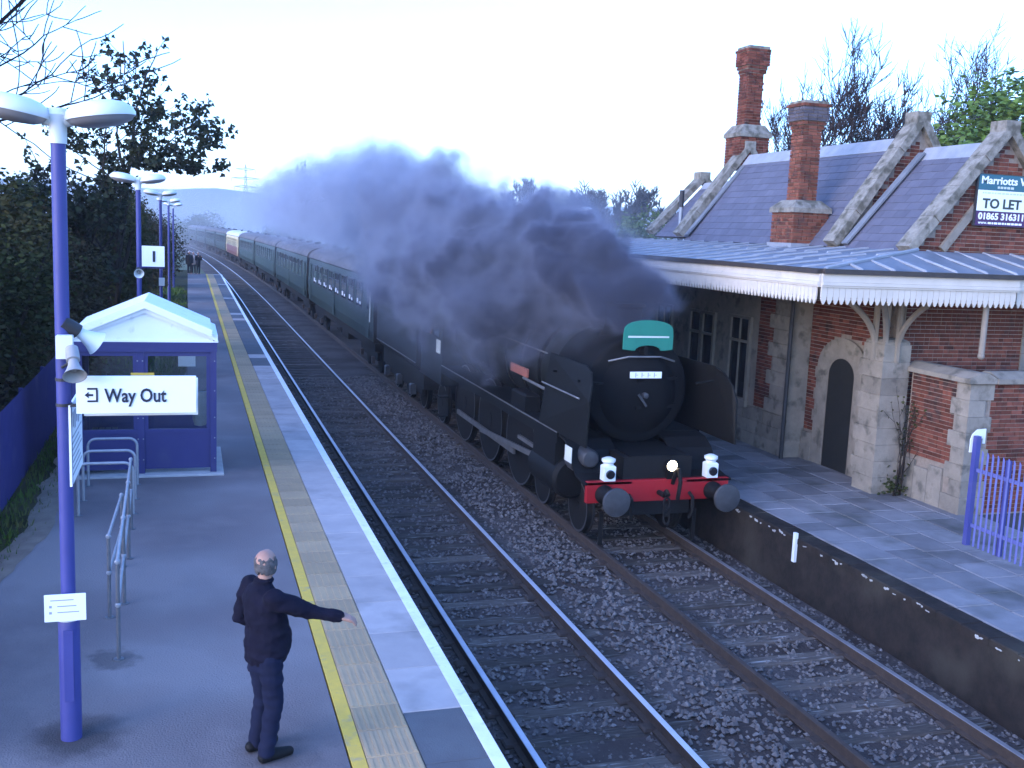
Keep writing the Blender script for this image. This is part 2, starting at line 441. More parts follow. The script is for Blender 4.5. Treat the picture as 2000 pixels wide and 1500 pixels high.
# hills that close the horizon
h = MB()
vs_, fs_ = [], []
cols, rows = 120, 7
for j in range(rows):
    for i in range(cols):
        a = R(-50 + 130 * i / (cols - 1))
        rad = 1150 + 260 * j
        zz_ = math.sin(math.pi * j / (rows - 1)) ** 1.0
        hh = 62 + 16 * mnoise.noise(Vector((i * .09, 3.1, j * .15))) + 10 * mnoise.noise(Vector((i * .31, 9.1, 0)))
        vs_.append((rad * math.sin(a), rad * math.cos(a), -3 + hh * zz_))
for j in range(rows - 1):
    for i in range(cols - 1):
        fs_.append((j * cols + i, j * cols + i + 1, (j + 1) * cols + i + 1, (j + 1) * cols + i))
h.add(vs_, fs_)
struct(h.build('hills', 'hill', smooth=True))

# ballast bed under both tracks
b = MB()
yb = [-6 + 1.0 * i for i in range(40)] + [34 + 4 * i for i in range(1, 70)]
xb = [2.05, 2.5, 2.8, 3.2, 3.8, 4.4, 5.0, 5.5, 5.9, 6.2, 6.6, 7.2, 7.8, 8.4, 8.9, 9.3]
zb = [-.25, -.20, -.18, -.19, -.195, -.195, -.185, -.16, -.155, -.17, -.19, -.20, -.20, -.19, -.21, -.24]
vv = []
for y in yb:
    for x, z in zip(xb, zb):
        vv.append((x + bend(y), y, z + .035 * mnoise.noise(Vector((x * 2.3, y * 2.3, 0)))))
n_ = len(xb)
b.add(vv, [(j * n_ + i, j * n_ + i + 1, (j + 1) * n_ + i + 1, (j + 1) * n_ + i) for j in range(len(yb) - 1) for i in range(n_ - 1)])
bed = struct(b.build('ballast_bed', 'ballast', smooth=True))

# loose stones
st = MB()
rnd = random.Random(11)
OCT = [(1, 0, 0), (0, 1, 0), (-1, 0, 0), (0, -1, 0), (0, 0, 1), (0, 0, -1)]
OF = [(0, 1, 4), (1, 2, 4), (2, 3, 4), (3, 0, 4), (1, 0, 5), (2, 1, 5), (3, 2, 5), (0, 3, 5)]
N_ST = 26000
for i in range(N_ST):
    t = rnd.random()
    y = 6.2 + 30 * t ** 1.6
    x = rnd.uniform(2.5, 8.85)
    if any(abs(x - q) < .08 for q in (L1, L2, R1, R2)): continue
    onsl = (y / .68) % 1.0 < .36 and (2.85 < x < 5.3 or 6.15 < x < 8.65)
    if onsl and rnd.random() < (.82 if x < 5.3 else .6): continue
    s = rnd.uniform(.016, .036) * (1.25 if 5.3 < x < 6.2 else 1) * (1 + .012 * y)
    import bisect
    k = min(max(bisect.bisect(xb, x) - 1, 0), n_ - 2)
    z0 = zb[k] + (zb[k + 1] - zb[k]) * (x - xb[k]) / (xb[k + 1] - xb[k])
    z0 += .035 * mnoise.noise(Vector((x * 2.3, y * 2.3, 0)))
    if onsl: z0 = max(z0, -.168)
    a = rnd.uniform(0, 6.28); ca, sa = math.cos(a), math.sin(a)
    q = [rnd.uniform(.75, 1.3) for _ in range(3)]
    tl = rnd.uniform(-.5, .5)
    vs_ = []
    for (ox, oy, oz) in OCT:
        ox, oy, oz = ox * q[0] * s, oy * q[1] * s, oz * q[2] * s * .8
        oz += tl * ox
        vs_.append((x + ox * ca - oy * sa, y + ox * sa + oy * ca, z0 + s * .35 + oz))
    st.add(vs_, OF)
so = st.build('ballast_stones', 'stone_chip', kind='stuff', fixn=False)
tag(so, 'loose grey ballast stones spread between and beside the rails', 'ballast')

# tracks: two rails and the sleepers
def rail(xc, tr, head):
    yr = [2.0, 20, 40, 62] + [62 + 8 * i for i in range(1, 30)]
    prof = [(-.07, -.158), (.07, -.158), (.07, -.145), (.012, -.13), (.012, -.045), (.035, -.035), (.035, -.004), (.028, 0.0), (-.028, 0.0), (-.035, -.004), (-.035, -.035), (-.012, -.045), (-.012, -.13), (-.07, -.145)]
    mb = MB(); m = len(prof)
    vv = [(xc + bend(y) + px, y, pz) for y in yr for px, pz in prof]
    ff = [(j * m + i, j * m + (i + 1) % m, (j + 1) * m + (i + 1) % m, (j + 1) * m + i) for j in range(len(yr) - 1) for i in range(m)]
    ff += [tuple(range(m))[::-1], tuple(range((len(yr) - 1) * m, len(yr) * m))]
    mb.add(vv, ff)
    o = mb.build('rail', 'rail_rust', tr)
    if head:
        hd = MB()
        vv = []
        for y in yr:
            vv += [(xc + bend(y) - .036, y, -.002), (xc + bend(y) - .031, y, .004), (xc + bend(y) + .031, y, .004), (xc + bend(y) + .036, y, -.001)]
        hd.add(vv, [(j * 4 + i, j * 4 + i + 1, (j + 1) * 4 + i + 1, (j + 1) * 4 + i) for j in range(len(yr) - 1) for i in range(3)])
        hd.build('running_surface', head, o)
    return o
slm = MB().bbox(-1.30, 1.30, -.125, .125, -.17, 0, .02).mesh('sleeper', 'sleeper')
chm = MB().bbox(-.16, .16, -.09, .09, -.01, .03, .02).mesh('chair_plate', 'rail_rust')
def track(a, c, heads, label, ymax):
    tr = thing('railway_track', label, 'railway track', ((a + c) / 2, 7, -.2), 'railway tracks')
    rail(a, tr, heads[0]); rail(c, tr, heads[1])
    y = 6.2
    k = 0
    while y < ymax:
        o = piece('sleeper', slm, tr, ((a + c) / 2 + bend(y) + rnd.uniform(-.04, .04), y, -.160 + rnd.uniform(-.012, .006)), (0, 0, rnd.uniform(-.012, .012)))
        if y < 26:
            for xr in (a, c): piece('chair_plate', chm, tr, (xr, y, -.158))
        y += .68
        k += 1
    return tr
track(L1, L2, ('rail_head', 'rail_head'), 'empty track with two shining rails beside the yellow-lined platform', 100)
track(R1, R2, (None, 'rail_head_dull'), 'track with rusty brown rails that the steam train runs on', 40)

# ------------------------------------------------------------------ platform with the shelter
poly = [(-2.6, -3), (-2.35, 6), (-2.42, 9), (-2.30, 11.2), (-2.12, 12.9), (-1.86, 14.6), (-1.92, 16.0), (-1.98, 22.5), (-1.2, 24.5), (-.35, 26.5), (-.10, 30), (-.04, 42), (-.12, 60), (-.15, 85.2), (1.20, 85.2), (1.20, -3)]
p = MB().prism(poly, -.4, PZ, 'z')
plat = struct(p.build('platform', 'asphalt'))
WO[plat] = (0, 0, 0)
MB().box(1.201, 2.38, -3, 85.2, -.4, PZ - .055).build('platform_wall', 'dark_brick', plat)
MB().box(1.215, 1.335, -3, 85.0, PZ - .05, PZ + .004).build('yellow_line', 'yellow_paint', plat)
tm = MB().bbox(-.218, .218, -.222, .222, -.05, .004, .006)
for i in range(6):
    x = -.19 + .076 * i
    tm.box(x - .014, x + .014, -.205, .205, .004, .009)
tme = tm.mesh('tactile_slab', 'tactile')
y = 5.2
while y < 85:
    piece('tactile_slab', tme, plat, (1.560, y, PZ), None)
    y += .45
cme = MB().bbox(-.328, .328, -.452, .452, -.05, .004, .006).mesh('coping_slab', 'coping')
cmd = MB().bbox(-.328, .328, -.452, .452, -.05, .002, .006).mesh('patched_slab', 'asphalt_patch')
wme = MB().box(-.060, .060, -.4545, .4545, .0, .004).mesh('white_edge', 'white_paint')
y, i = 5.2, 0
while y < 85:
    dark = (y < 8.55) or (y > 31 and i % 14 not in (3,) and not (48 < y < 49.2))
    piece('coping_slab', cmd if dark else cme, plat, (2.113, y, PZ), (0, 0, rnd.uniform(-.003, .003)))
    piece('white_edge', wme, plat, (2.372, y, PZ + .006 if not dark else PZ + .004))
    y += .91
    i += 1
# the drop of the edge course
MB().box(2.39, 2.438, -3, 85.2, PZ - .12, PZ - .052).build('edge_nosing', 'coping', plat)

# grass verge behind the platform
v = MB()
ys2 = [-3 + 1.2 * i for i in range(80)]
xs2 = [-60, -30, -16, -9, -6, -4.6, -3.6, -3.0, -2.6, -2.2, -1.7, -1.2, -.6, .1]
vv = []
for y in ys2:
    for x in xs2:
        vv.append((x, y, PZ - .05 + .05 * mnoise.noise(Vector((x * .8, y * .8, 4))) - (.03 if x > -1.9 else 0)))
n2 = len(xs2)
ff = [(j * n2 + i, j * n2 + i + 1, (j + 1) * n2 + i + 1, (j + 1) * n2 + i) for j in range(len(ys2) - 1) for i in range(n2 - 1)]
v.add(vv, ff)
# skirt down to the ground
struct(v.build('grass_verge', 'grass_soil', smooth=True))
MB().box(-60, .1, 91.5, 91.8, -.5, PZ - .06).build('bank', 'grass_soil')
bpy.data.objects['bank']['kind'] = 'structure'
sd_ = MB()
ev = []
for i in range(90):
    y = 2 + i * .26
    e = None
    for (x0, y0), (x1, y1) in zip(poly, poly[1:]):
        if y0 <= y <= y1: e = x0 + (x1 - x0) * (y - y0) / (y1 - y0); break
    nz = mnoise.noise(Vector((y * 1.7, 3, 1)))
    ev += [(e - .30 - .16 * nz, y, PZ - .035), (e - .1, y, PZ + .006), (e + .07 + .07 * mnoise.noise(Vector((y * 2.9, 8, 2))), y, PZ + .005)]
sd_.add(ev, [(j * 3 + i, j * 3 + i + 1, (j + 1) * 3 + i + 1, (j + 1) * 3 + i) for j in range(89) for i in range(2)])
struct(sd_.build('sandy_edge', 'sand_edge', smooth=True))
bl = MB()
def asph_edge(y):
    for (x0, y0), (x1, y1) in zip(poly, poly[1:]):
        if y0 <= y <= y1: return x0 + (x1 - x0) * (y - y0) / (y1 - y0)
    return -.1
for i in range(15000):
    t = rnd.random()
    y = 8 + 60 * t ** 1.5
    e = asph_edge(y)
    x = e - .05 - abs(rnd.gauss(0, .9)) * (1 if y < 26 else 1.4)
    if mnoise.noise(Vector((x * 1.4, y * 1.4, 8))) < -.25 and rnd.random() < .8: continue
    if e - x < .35 and rnd.random() < .72: continue
    hgt = rnd.uniform(.05, .16) * (1 + .004 * y)
    a = rnd.uniform(0, 6.28)
    dx, dy = math.cos(a) * .010 * (1 + y * .03), math.sin(a) * .010 * (1 + y * .03)
    lx, ly = rnd.uniform(-.06, .06), rnd.uniform(-.06, .06)
    z = PZ - .06
    bl.add([(x - dx, y - dy, z), (x + dx, y + dy, z), (x + lx, y + ly, z + hgt)], [(0, 1, 2)])
tag(bl.build('grass', 'blade', kind='stuff', fixn=False), 'short rough grass on the verge behind the platform', 'grass')

# ------------------------------------------------------------------ platform in front of the station house
q = MB().prism([(8.93, -3), (8.93, 34), (40, 34), (40, -3)], -.4, QZ - .03, 'z')
plat2 = struct(q.build('station_platform', 'joint_soil'))
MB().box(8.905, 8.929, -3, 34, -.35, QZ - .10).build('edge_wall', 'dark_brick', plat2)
# brick nosing course along the edge, each a blue-grey block
nm = MB().bbox(-.17, .17, -.222, .222, -.09, 0, .015).mesh('edging_block', 'dark_brick')
nmw = MB().prism([(-.16, -.004), (-.10, -.026), (-.03, -.018), (.06, -.034), (.16, -.010), (.12, .012), (.02, .004), (-.07, .014)], -.004, .004, 'x').mesh('flaked_white_paint', 'flaked_paint')
y = 4.0
while y < 34:
    piece('edging_block', nm, plat2, (9.06, y, QZ - .004 + rnd.uniform(-.004, .004)))
    if y < 24:
        for _ in range(rnd.choice((0, 1, 2, 3, 3))):
            o = piece('flaked_white_paint', nmw, plat2, (8.887, y + rnd.uniform(-.22, .22), QZ - .045 + rnd.uniform(-.03, .022)), (rnd.uniform(-.3, .3), 0, 0))
            o.scale = (1, rnd.uniform(.06, .42), rnd.uniform(.25, 1.1))
    y += .45
# stone flags in staggered rows
fm = [MB().bbox(-.297, .297, -a, a, -.05, 0, .012).mesh('flagstone', 'paving') for a in (.297, .412, .222)]
x = 9.24 + .30
row = 0
while x < 13.2:
    y = 7.0 + (row % 3) * .21
    while y < 28:
        k = rnd.choice((0, 0, 1, 2)); half = (.297, .412, .222)[k] + .006
        y += half
        if x < 12.6:
            piece('flagstone', fm[k], plat2, (x, y, QZ + rnd.uniform(-.004, .004)), (rnd.uniform(-.004, .004), rnd.uniform(-.004, .004), 0))
        y += half
    x += .606
    row += 1
# ------------------------------------------------------------------ station house
BX, BY = 12.40, 15.70                 # front wall plane and near gable plane
house = thing('station_house', 'red brick station house with slate roofs, stone copings and white-valanced canopy', 'building', (14.3, 20, QZ - .03))
brm = {}
def brick_mesh(key, hx, hy, hz, m):
    if key not in brm:
        mb = MB().box(-hx, hx, -hy, hy, -hz, hz)
        brm[key] = mb.mesh('brick', m)
    return brm[key]
NB = {}
def brick_face(parent, org, u, n, width, height, inside=None, m='brick', course=.075, length=.225, limit=300, rndoff=.004, blue=None):
    """courses of single bricks on a face; org lower-left, u along, n outward normal; each brick an object up to the limit, then one joined part"""
    org, u, n = Vector(org), Vector(u), Vector(n)
    rot = math.atan2(u.y, u.x)
    rest = MB()
    j = 0
    cnt = NB.get(parent, 0)
    while (j + .5) * course < height:
        x = -length * (.5 if j % 2 else 0)
        i = 0
        while x < width:
            ln = length if (i + j) % 3 else length * .5
            a, c = max(x, 0), min(x + ln, width)
            if c - a > .05:
                cu, cz = (a + c) / 2, (j + .5) * course
                if inside is None or inside(cu, cz, (c - a) / 2):
                    pos = org + u * cu + Vector((0, 0, cz)) + n * (rnd.uniform(-rndoff, rndoff) * .5 - .014)
                    L = round((c - a - .014) / 2, 3)
                    mm = m
                    if blue and blue(cz): mm = 'brick_blue'
                    if cnt < limit:
                        piece('brick', brick_mesh((mm, L), L, .02, course / 2 - .0068, mm), parent, pos, (0, 0, rot))
                        cnt += 1
                    else:
                        rest.obb(pos, (L, .02, course / 2 - .0068), u, n, (0, 0, 1))
            x += ln
            i += 1
        j += 1
    NB[parent] = cnt
    if rest.v:
        rest.build('brickwork', m, parent, kind='stuff')

# walls (mortar cores), with brick faces laid on them
wall = MB().box(BX, 16.1, BY, 30, QZ - .05, 5.15).build('wall', 'mortar', house)
gw = MB().prism([(BX + .05, 5.0), (16.15, 5.0), (16.15, 5.2), (14.28, 7.38), (BX + .05, 5.2)], BY, BY + .35, 'y').build('gable_wall', 'mortar', house)
def in_gable(cu, cz, hl):
    x = BX + .1 + cu; z = 5.1 + cz
    for xx in (x - hl, x + hl):
        if z + .05 > 5.2 + (7.34 - 5.2) * (1 - abs(xx - 14.28) / (14.28 - BX - .10)): return False
    # stone raking bands stay clear
    return True
brick_face(gw, (BX + .1, BY - .004, 5.1), (1, 0, 0), (0, -1, 0), 3.3, 2.3, in_gable)
gw2 = MB().prism([(BX + .05, 5.1), (16.15, 5.1), (14.20, 7.75)], 18.0, 18.35, 'y').build('gable_wall', 'mortar', house)
def in_gable2(cu, cz, hl):
    x = 12.9 + cu; z = 6.0 + cz
    return all(z + .05 < 5.1 + 2.55 * (1 - abs(xx - 14.2) / 1.80) for xx in (x - hl, x + hl)) and z > 5.2 + 1.95 * (1 - abs(x - 14.2) / 1.8) - .25
brick_face(gw2, (12.9, 17.996, 6.0), (1, 0, 0), (0, -1, 0), 2.6, 1.7, in_gable2)

# stone copings that ride on the gables
def coping(y0, y1, xf, zf, xa, za, wdt, parent=house, feet=True):
    for s in (-1, 1):
        xe = xf if s < 0 else 2 * xa - xf
        d = Vector((xa - xe, 0, za - zf)); ln = d.length; d.normalize()
        nrm = Vector((-d.z, 0, d.x)) if s < 0 else Vector((d.z, 0, -d.x))
        mb = MB()
        nseg = 4
        for k in range(nseg):
            a, c = ln * k / nseg + .004, ln * (k + 1) / nseg - .004
            if k == nseg - 1: c = ln + .03
            m0 = Vector((xe, 0, zf)) + d * (a + c) / 2
            mb.obb((m0.x, (y0 + y1) / 2, m0.z), ((c - a) / 2, (y1 - y0) / 2 + (.012 if k % 2 else 0), wdt / 2), d, (0, 1, 0), nrm)
        o = mb.build('coping', 'lichen_stone', parent)
    apx = MB().obb((xa, (y0 + y1) / 2, za + .01), (.16, (y1 - y0) / 2 + .015, .13), (1, 0, 0), (0, 1, 0), (0, 0, 1))
    apx.build('apex_stone', 'lichen_stone', parent)
coping(15.54, 15.91, BX - .06, 5.17, 14.28, 7.42, .17)
coping(17.88, 18.25, BX - .02, 5.22, 14.20, 7.80, .17)
coping(24.75, 25.15, BX - .02, 5.30, 14.24, 7.70, .17)
coping(27.2, 27.6, BX + .3, 5.35, 14.26, 7.00, .16)
# raking stone bands on the near gable
for s in (-1, 1):
    x0, x1 = 14.28 + s * 1.18, 14.28 + s * .38
    d = Vector((x1 - x0, 0, .98)).normalized()
    MB().obb(((x0 + x1) / 2, BY - .04, 5.68), (.64, .035, .075), d, (0, 1, 0), d.cross(Vector((0, 1, 0)))).build('stone_band', 'stone', house)
MB().prism([(14.28 - .62 + .02, 6.52), (14.28 - .42, 6.52), (14.28 - .52, 6.80)], BY - .06, BY - .02, 'y').build('stone_finial', 'stone', house)

# slate roofs: each slate a piece
def slate_roof(y0, y1, xe, ze, xr, zr):
    d = Vector((xr - xe, 0, zr - ze)); ln = d.length; d.normalize()
    up = Vector((-d.z, 0, d.x))
    bed = MB().prism([(xe, ze - .05), (xr, zr - .05), (2 * xr - xe, ze - .05)], y0, y1, 'y').build('roof', 'slate_bed', house)
    g_ = .205
    n = int(ln / g_)
    sw = .36
    cols_ = max(2, round((y1 - y0) / sw)); sw = (y1 - y0) / cols_
    full = MB().obb((0, 0, 0), (sw / 2 - .003, g_ * .62, .006), (0, 1, 0), (1, 0, 0), (0, 0, 1)).mesh('slate', 'slate')
    half = MB().obb((0, 0, 0), (sw / 4 - .003, g_ * .62, .006), (0, 1, 0), (1, 0, 0), (0, 0, 1)).mesh('slate', 'slate')
    ang = -math.atan2(d.z, d.x) + R(2.2)
    for j in range(n):
        c = Vector((xe, 0, ze)) + d * (g_ * (j + .5)) + up * .012
        if j % 2 == 0:
            for i in range(cols_):
                piece('slate', full, bed, (c.x, y0 + sw * (i + .5), c.z + rnd.uniform(0, .004)), (0, ang, 0))
        else:
            piece('slate', half, bed, (c.x, y0 + sw * .25, c.z), (0, ang, 0))
            for i in range(cols_ - 1):
                piece('slate', full, bed, (c.x, y0 + sw * (i + 1), c.z + rnd.uniform(0, .004)), (0, ang, 0))
            piece('slate', half, bed, (c.x, y1 - sw * .25, c.z), (0, ang, 0))
    # lead ridge
    MB().prism([(xr - .20, zr - .20), (xr, zr + .075), (xr + .20, zr - .20), (xr + .16, zr - .24), (xr, zr + .02), (xr - .16, zr - .24)], y0, y1, 'y').build('ridge_capping', 'lead_bright', bed)
    return bed
slate_roof(15.93, 17.80, BX + .10, 5.15, 14.25, 7.14)
slate_roof(18.27, 24.74, BX + .10, 5.17, 14.22, 7.40)
slate_roof(25.16, 27.19, BX + .4, 5.25, 14.24, 6.75)
# lead soakers beside gables
for (yy_, x0, z0, x1, z1) in ((17.72, BX + .06, 5.18, 14.1, 7.05), (24.62, BX + .06, 5.25, 14.0, 7.12)):
    d = Vector((x1 - x0, 0, z1 - z0)); L_ = d.length; d.normalize()
    MB().obb(((x0 + x1) / 2, yy_, (z0 + z1) / 2 + .05), (L_ / 2, .09, .02), d, (0, 1, 0), d.cross(Vector((0, 1, 0)))).build('lead_flashing', 'lead', house)
MB().tube([(12.75, 25.6, 5.3), (12.75, 25.6, 6.05)], .05, 10).build('vent_pipe', 'pale_metal', house)
MB().tube([(12.75, 25.6, 6.05), (12.75, 25.6, 6.5)], .065, 10).build('pipe_top', 'dark_metal', house)

# chimneys
def chimney(x0, x1, y0, y1, zb, z1, zc, zs, zt, sh, m, blue):
    root = MB().box(x0 + .02, x1 - .02, y0 + .02, y1 - .02, zb - .1, z1).build('chimney', 'mortar', house)
    brick_face(root, (x0, y0, zb), (1, 0, 0), (0, -1, 0), x1 - x0, z1 - zb, None, m)
    brick_face(root, (x0, y1, zb), (0, -1, 0), (-1, 0, 0), y1 - y0, z1 - zb, None, m)
    cx, cy = (x0 + x1) / 2, (y0 + y1) / 2
    def ring(hx, hy, z): return [(cx - hx, cy - hy, z), (cx + hx, cy - hy, z), (cx + hx, cy + hy, z), (cx - hx, cy + hy, z)]
    def frustum(levels, name, mm):
        mb = MB(); vv = []
        for (hx, hy, z) in levels: vv += ring(hx, hy, z)
        n = len(levels)
        ff = [(0, 3, 2, 1), (4 * n - 4, 4 * n - 3, 4 * n - 2, 4 * n - 1)]
        for k in range(n - 1):
            for i in range(4): ff.append((4 * k + i, 4 * k + (i + 1) % 4, 4 * k + 4 + (i + 1) % 4, 4 * k + 4 + i))
        mb.add(vv, ff)
        return mb.build(name, mm, root)
    hx, hy = (x1 - x0) / 2, (y1 - y0) / 2
    frustum([(hx + .045, hy + .045, z1), (hx + .045, hy + .045, z1 + .10), (sh + .08, sh + .08, zc), (sh + .04, sh + .04, zc + .01)], 'weathering_stone', 'lichen_stone')
    MB().box(cx - sh + .02, cx + sh - .02, cy - sh + .02, cy + sh - .02, z1, zt - .05).build('shaft', 'mortar', root)
    brick_face(root, (cx - sh, cy - sh, zc), (1, 0, 0), (0, -1, 0), 2 * sh, zs - zc, None, m)
    brick_face(root, (cx - sh, cy + sh, zc), (0, -1, 0), (-1, 0, 0), 2 * sh, zs - zc, None, m)
    # corbelled head
    h_ = zt - zs
    for (e, a, c_, mm) in ((.03, 0, .14, m), (.06, .14, .28, m), (.088, .28, .78, 'brick_blue' if blue else m), (.108, .78, .90, m), (.08, .90, 1.0, 'lichen_stone')):
        za, zc_ = zs + h_ * a, zs + h_ * c_
        MB().box(cx - sh - e + .015, cx + sh + e - .015, cy - sh - e + .015, cy + sh + e - .015, za, zc_ - .002).build('corbel_core', 'mortar' if mm != 'lichen_stone' else mm, root)
        if mm != 'lichen_stone':
            nn = max(1, round((zc_ - za) / .075))
            brick_face(root, (cx - sh - e, cy - sh - e, za), (1, 0, 0), (0, -1, 0), 2 * (sh + e), zc_ - za, None, mm, course=(zc_ - za) / nn)
            brick_face(root, (cx - sh - e, cy + sh + e, za), (0, -1, 0), (-1, 0, 0), 2 * (sh + e), zc_ - za, None, mm, course=(zc_ - za) / nn)
    return root
chimney(12.08, 12.92, 19.0, 19.86, 5.12, 5.84, 6.10, 7.58, 8.16, .222, 'brick_orange', True)
MB().box(12.03, 12.97, 18.95, 19.91, 5.05, 5.20).build('lead_apron', 'lead_bright', house)
chimney(13.96, 14.82, 24.78, 25.62, 7.2, 7.95, 8.28, 9.62, 10.32, .245, 'brick', False)

# ------------------------------------------------------------------ canopy
CX, CY, CE = 9.50, 14.02, 31.0
ZG, ZV = 4.80, 4.27
XE = 13.30
cn = MB()
# lead deck: front slope, hip, near-end slope
cn.add([(CX, CY, ZG), (BX, BY - .25, 5.15), (BX, CE, 5.15), (CX, CE, ZG)], [(0, 1, 2, 3)])
cn.add([(CX, CY, ZG), (XE + 3, CY, ZG), (XE + 3, BY, 5.15), (BX, BY - .25, 5.15)], [(0, 1, 2, 3)])
cn.add([(CX, CY, ZG - .05), (CX, CE, ZG - .05), (BX, CE, 5.08), (BX, BY - .25, 5.08), (XE + 3, BY, 5.08), (XE + 3, CY, ZG - .05)], [(0, 3, 2, 1), (0, 5, 4, 3)])
canopy = cn.build('canopy', 'lead', house)
# rolls on the lead
def roll(p0, p1, r=.022):
    p0, p1 = Vector(p0), Vector(p1)
    d = (p1 - p0)
    a = p0 + d * .03
    MB().tube([a + Vector((0, 0, -.01)), p0 + d * .045 + Vector((0, 0, .012)), p0 + d * .5 + Vector((0, 0, .014)), p1 + Vector((0, 0, .012))], r, 6).build('lead_roll', 'lead_bright', canopy, smooth=True)
y = CY + .62
while y < CE:
    # joint staggered in three drips
    t = min(1.0, (y - CY) / (BY - .25 - CY)) if y < BY - .25 else 1.0
    for (a, c, o) in ((.0, .34, 0), (.34, .68, .27), (.68, 1.0, 0.0)):
        a2, c2 = min(a, t), min(c, t)
        if c2 - a2 > .05:
            xa, xc = CX + (BX - CX) * a2, CX + (BX - CX) * c2
            za, zc = ZG + .35 * a2, ZG + .35 * c2
            roll((xa, y + o, za), (xc, y + o, zc))
    y += .74
x = CX + .75
while x < XE + 2.5:
    t = min(1.0, (x - CX) / (BX - CX))
    roll((x, CY, ZG), (x, CY + (BY - .1 - CY) * t, ZG + .34 * t), .026)
    x += .62
roll((CX, CY, ZG), (BX, BY - .25, 5.16), .035)
# gutter, fascia, pierced valance boards
def edge(p0, u, length, nrm):
    p0, u, nrm = Vector(p0), Vector(u), Vector(nrm)
    def slab(z0, z1, o0, o1, name, m, parent=canopy):
        c = p0 + u * length / 2 + nrm * (o0 + o1) / 2
        return MB().obb((c.x, c.y, (z0 + z1) / 2), (length / 2, abs(o1 - o0) / 2, (z1 - z0) / 2), u, nrm, (0, 0, 1)).build(name, m, parent)
    slab(ZG - .065, ZG + .015, -.02, .085, 'gutter', 'gutter_brown')
    slab(ZG - .19, ZG - .066, -.02, .035, 'fascia', 'cream_paint')
    slab(ZG - .245, ZG - .192, -.02, .062, 'moulding', 'cream_paint')
    slab(ZG - .275, ZG - .247, -.02, .045, 'moulding', 'cream_paint')
    w_ = .112
    n = int(length / w_)
    hw = w_ / 2
    prof = [(-hw + .003, 0), (hw - .003, 0), (hw - .003, -.155), (hw - .014, -.165), (hw - .004, -.185), (hw - .020, -.215), (.014, -.262), (0, -.272), (-.014, -.262), (-hw + .020, -.215), (-hw + .004, -.185), (-hw + .014, -.165), (-hw + .003, -.155)]
    mb = MB().prism(prof, -.012, .012, 'y')
    bm_ = mb.mesh('valance_board', 'cream_paint')
    rz = math.atan2(u.y, u.x)
    for i in range(n):
        c = p0 + u * (w_ * (i + .5)) + nrm * .012
        piece('valance_board', bm_, canopy, (c.x, c.y, ZG - .276), (0, 0, rz))
edge((CX, CE, 0), (0, -1, 0), CE - CY, (-1, 0, 0))
edge((CX, CY, 0), (1, 0, 0), 3.85, (0, -1, 0))
edge((13.42, CY + .1, 0), (1, 0, 0), 2.6, (0, -1, 0))
MB().box(CX + .03, BX, CY + .05, CE - .05, ZG - .34, ZG - .28).build('soffit', 'soffit', canopy)
MB().box(BX + .002, XE + 2, CY + .2, BY - .01, ZG - .34, ZG - .28).build('soffit', 'soffit', canopy)
MB().box(CX + .06, CX + .16, CY + .1, CE, ZG - .48, ZG - .345).build('beam', 'soffit', canopy)

# ------------------------------------------------------------------ platform front under the canopy
def stone(name, x0, x1, y0, y1, z0, z1, parent=house):
    return MB().bbox(x0, x1, y0, y1, z0, z1, .012).build(name, 'stone', parent)
# doorway with a stone arch (front wall plane x = BX)
YD0, YD1 = 16.80, 17.72
yc_, rr_ = (YD0 + YD1) / 2, (YD1 - YD0) / 2
so_ = []
def arch_pts(r, spring, flat):
    return [(yc_ - r * math.cos(math.pi * k / 14), spring + r * flat * math.sin(math.pi * k / 14)) for k in range(15)]
outer = [(YD0 - .36, QZ)] + arch_pts(rr_ + .36, 2.72, .80) + [(YD1 + .36, QZ)]
inner = [(YD0, QZ)] + arch_pts(rr_, 2.62, .85) + [(YD1, QZ)]
mb = MB()
n = len(outer)
vs_ = [(BX - .07, a, c) for a, c in outer] + [(BX - .07, a, c) for a, c in inner] + [(BX + .01, a, c) for a, c in outer] + [(BX + .30, a, c) for a, c in inner]
ff = []
for i in range(n - 1):
    ff += [(i, i + 1, n + i + 1, n + i), (i, 2 * n + i, 2 * n + i + 1, i + 1), (n + i, n + i + 1, 3 * n + i + 1, 3 * n + i)]
mb.add(vs_, ff)
door = mb.build('doorway', 'stone', house)
MB().prism(inner, BX - .055, BX - .05, 'x').build('door_leaf', 'door_paint', door)
fr = MB()
for k in range(n - 1):
    p0, p1 = Vector((BX - .062, *inner[k])), Vector((BX - .062, *inner[k + 1]))
    c0 = Vector((BX - .062, yc_, max(QZ, min(inner[k][1], 2.62)))); c1 = Vector((BX - .062, yc_, max(QZ, min(inner[k + 1][1], 2.62))))
    fr.add([p0, p1, p1 + (c1 - p1) * .10, p0 + (c0 - p0) * .10], [(0, 1, 2, 3)])
fr.build('door_frame', 'frame_paint', door)
# brick panels and stone plinth beside the door
pl = MB().box(BX - .015, BX + .02, 15.9, 19.0, QZ, 4.5).build('front_wall', 'mortar', house)
def clear_door(cu, cz, hl):
    yq = 19.0 - cu; zq = 1.35 + cz
    return not (YD0 - .30 < yq + hl and yq - hl < YD1 + .30 and zq < 2.72) and not (((yq - yc_) ** 2 + ((zq - 2.72) / .80) ** 2) < (rr_ + .42) ** 2)
brick_face(pl, (BX - .022, 19.0, 1.35), (0, -1, 0), (-1, 0, 0), 3.05, 2.95, clear_door)
for (a, c) in ((15.95, YD0 - .365), (YD1 + .365, 18.45)):
    stone('plinth_stone', BX - .10, BX, a, c, QZ - .02, 1.02)
    stone('plinth_stone', BX - .085, BX, a, c, 1.024, 1.30)
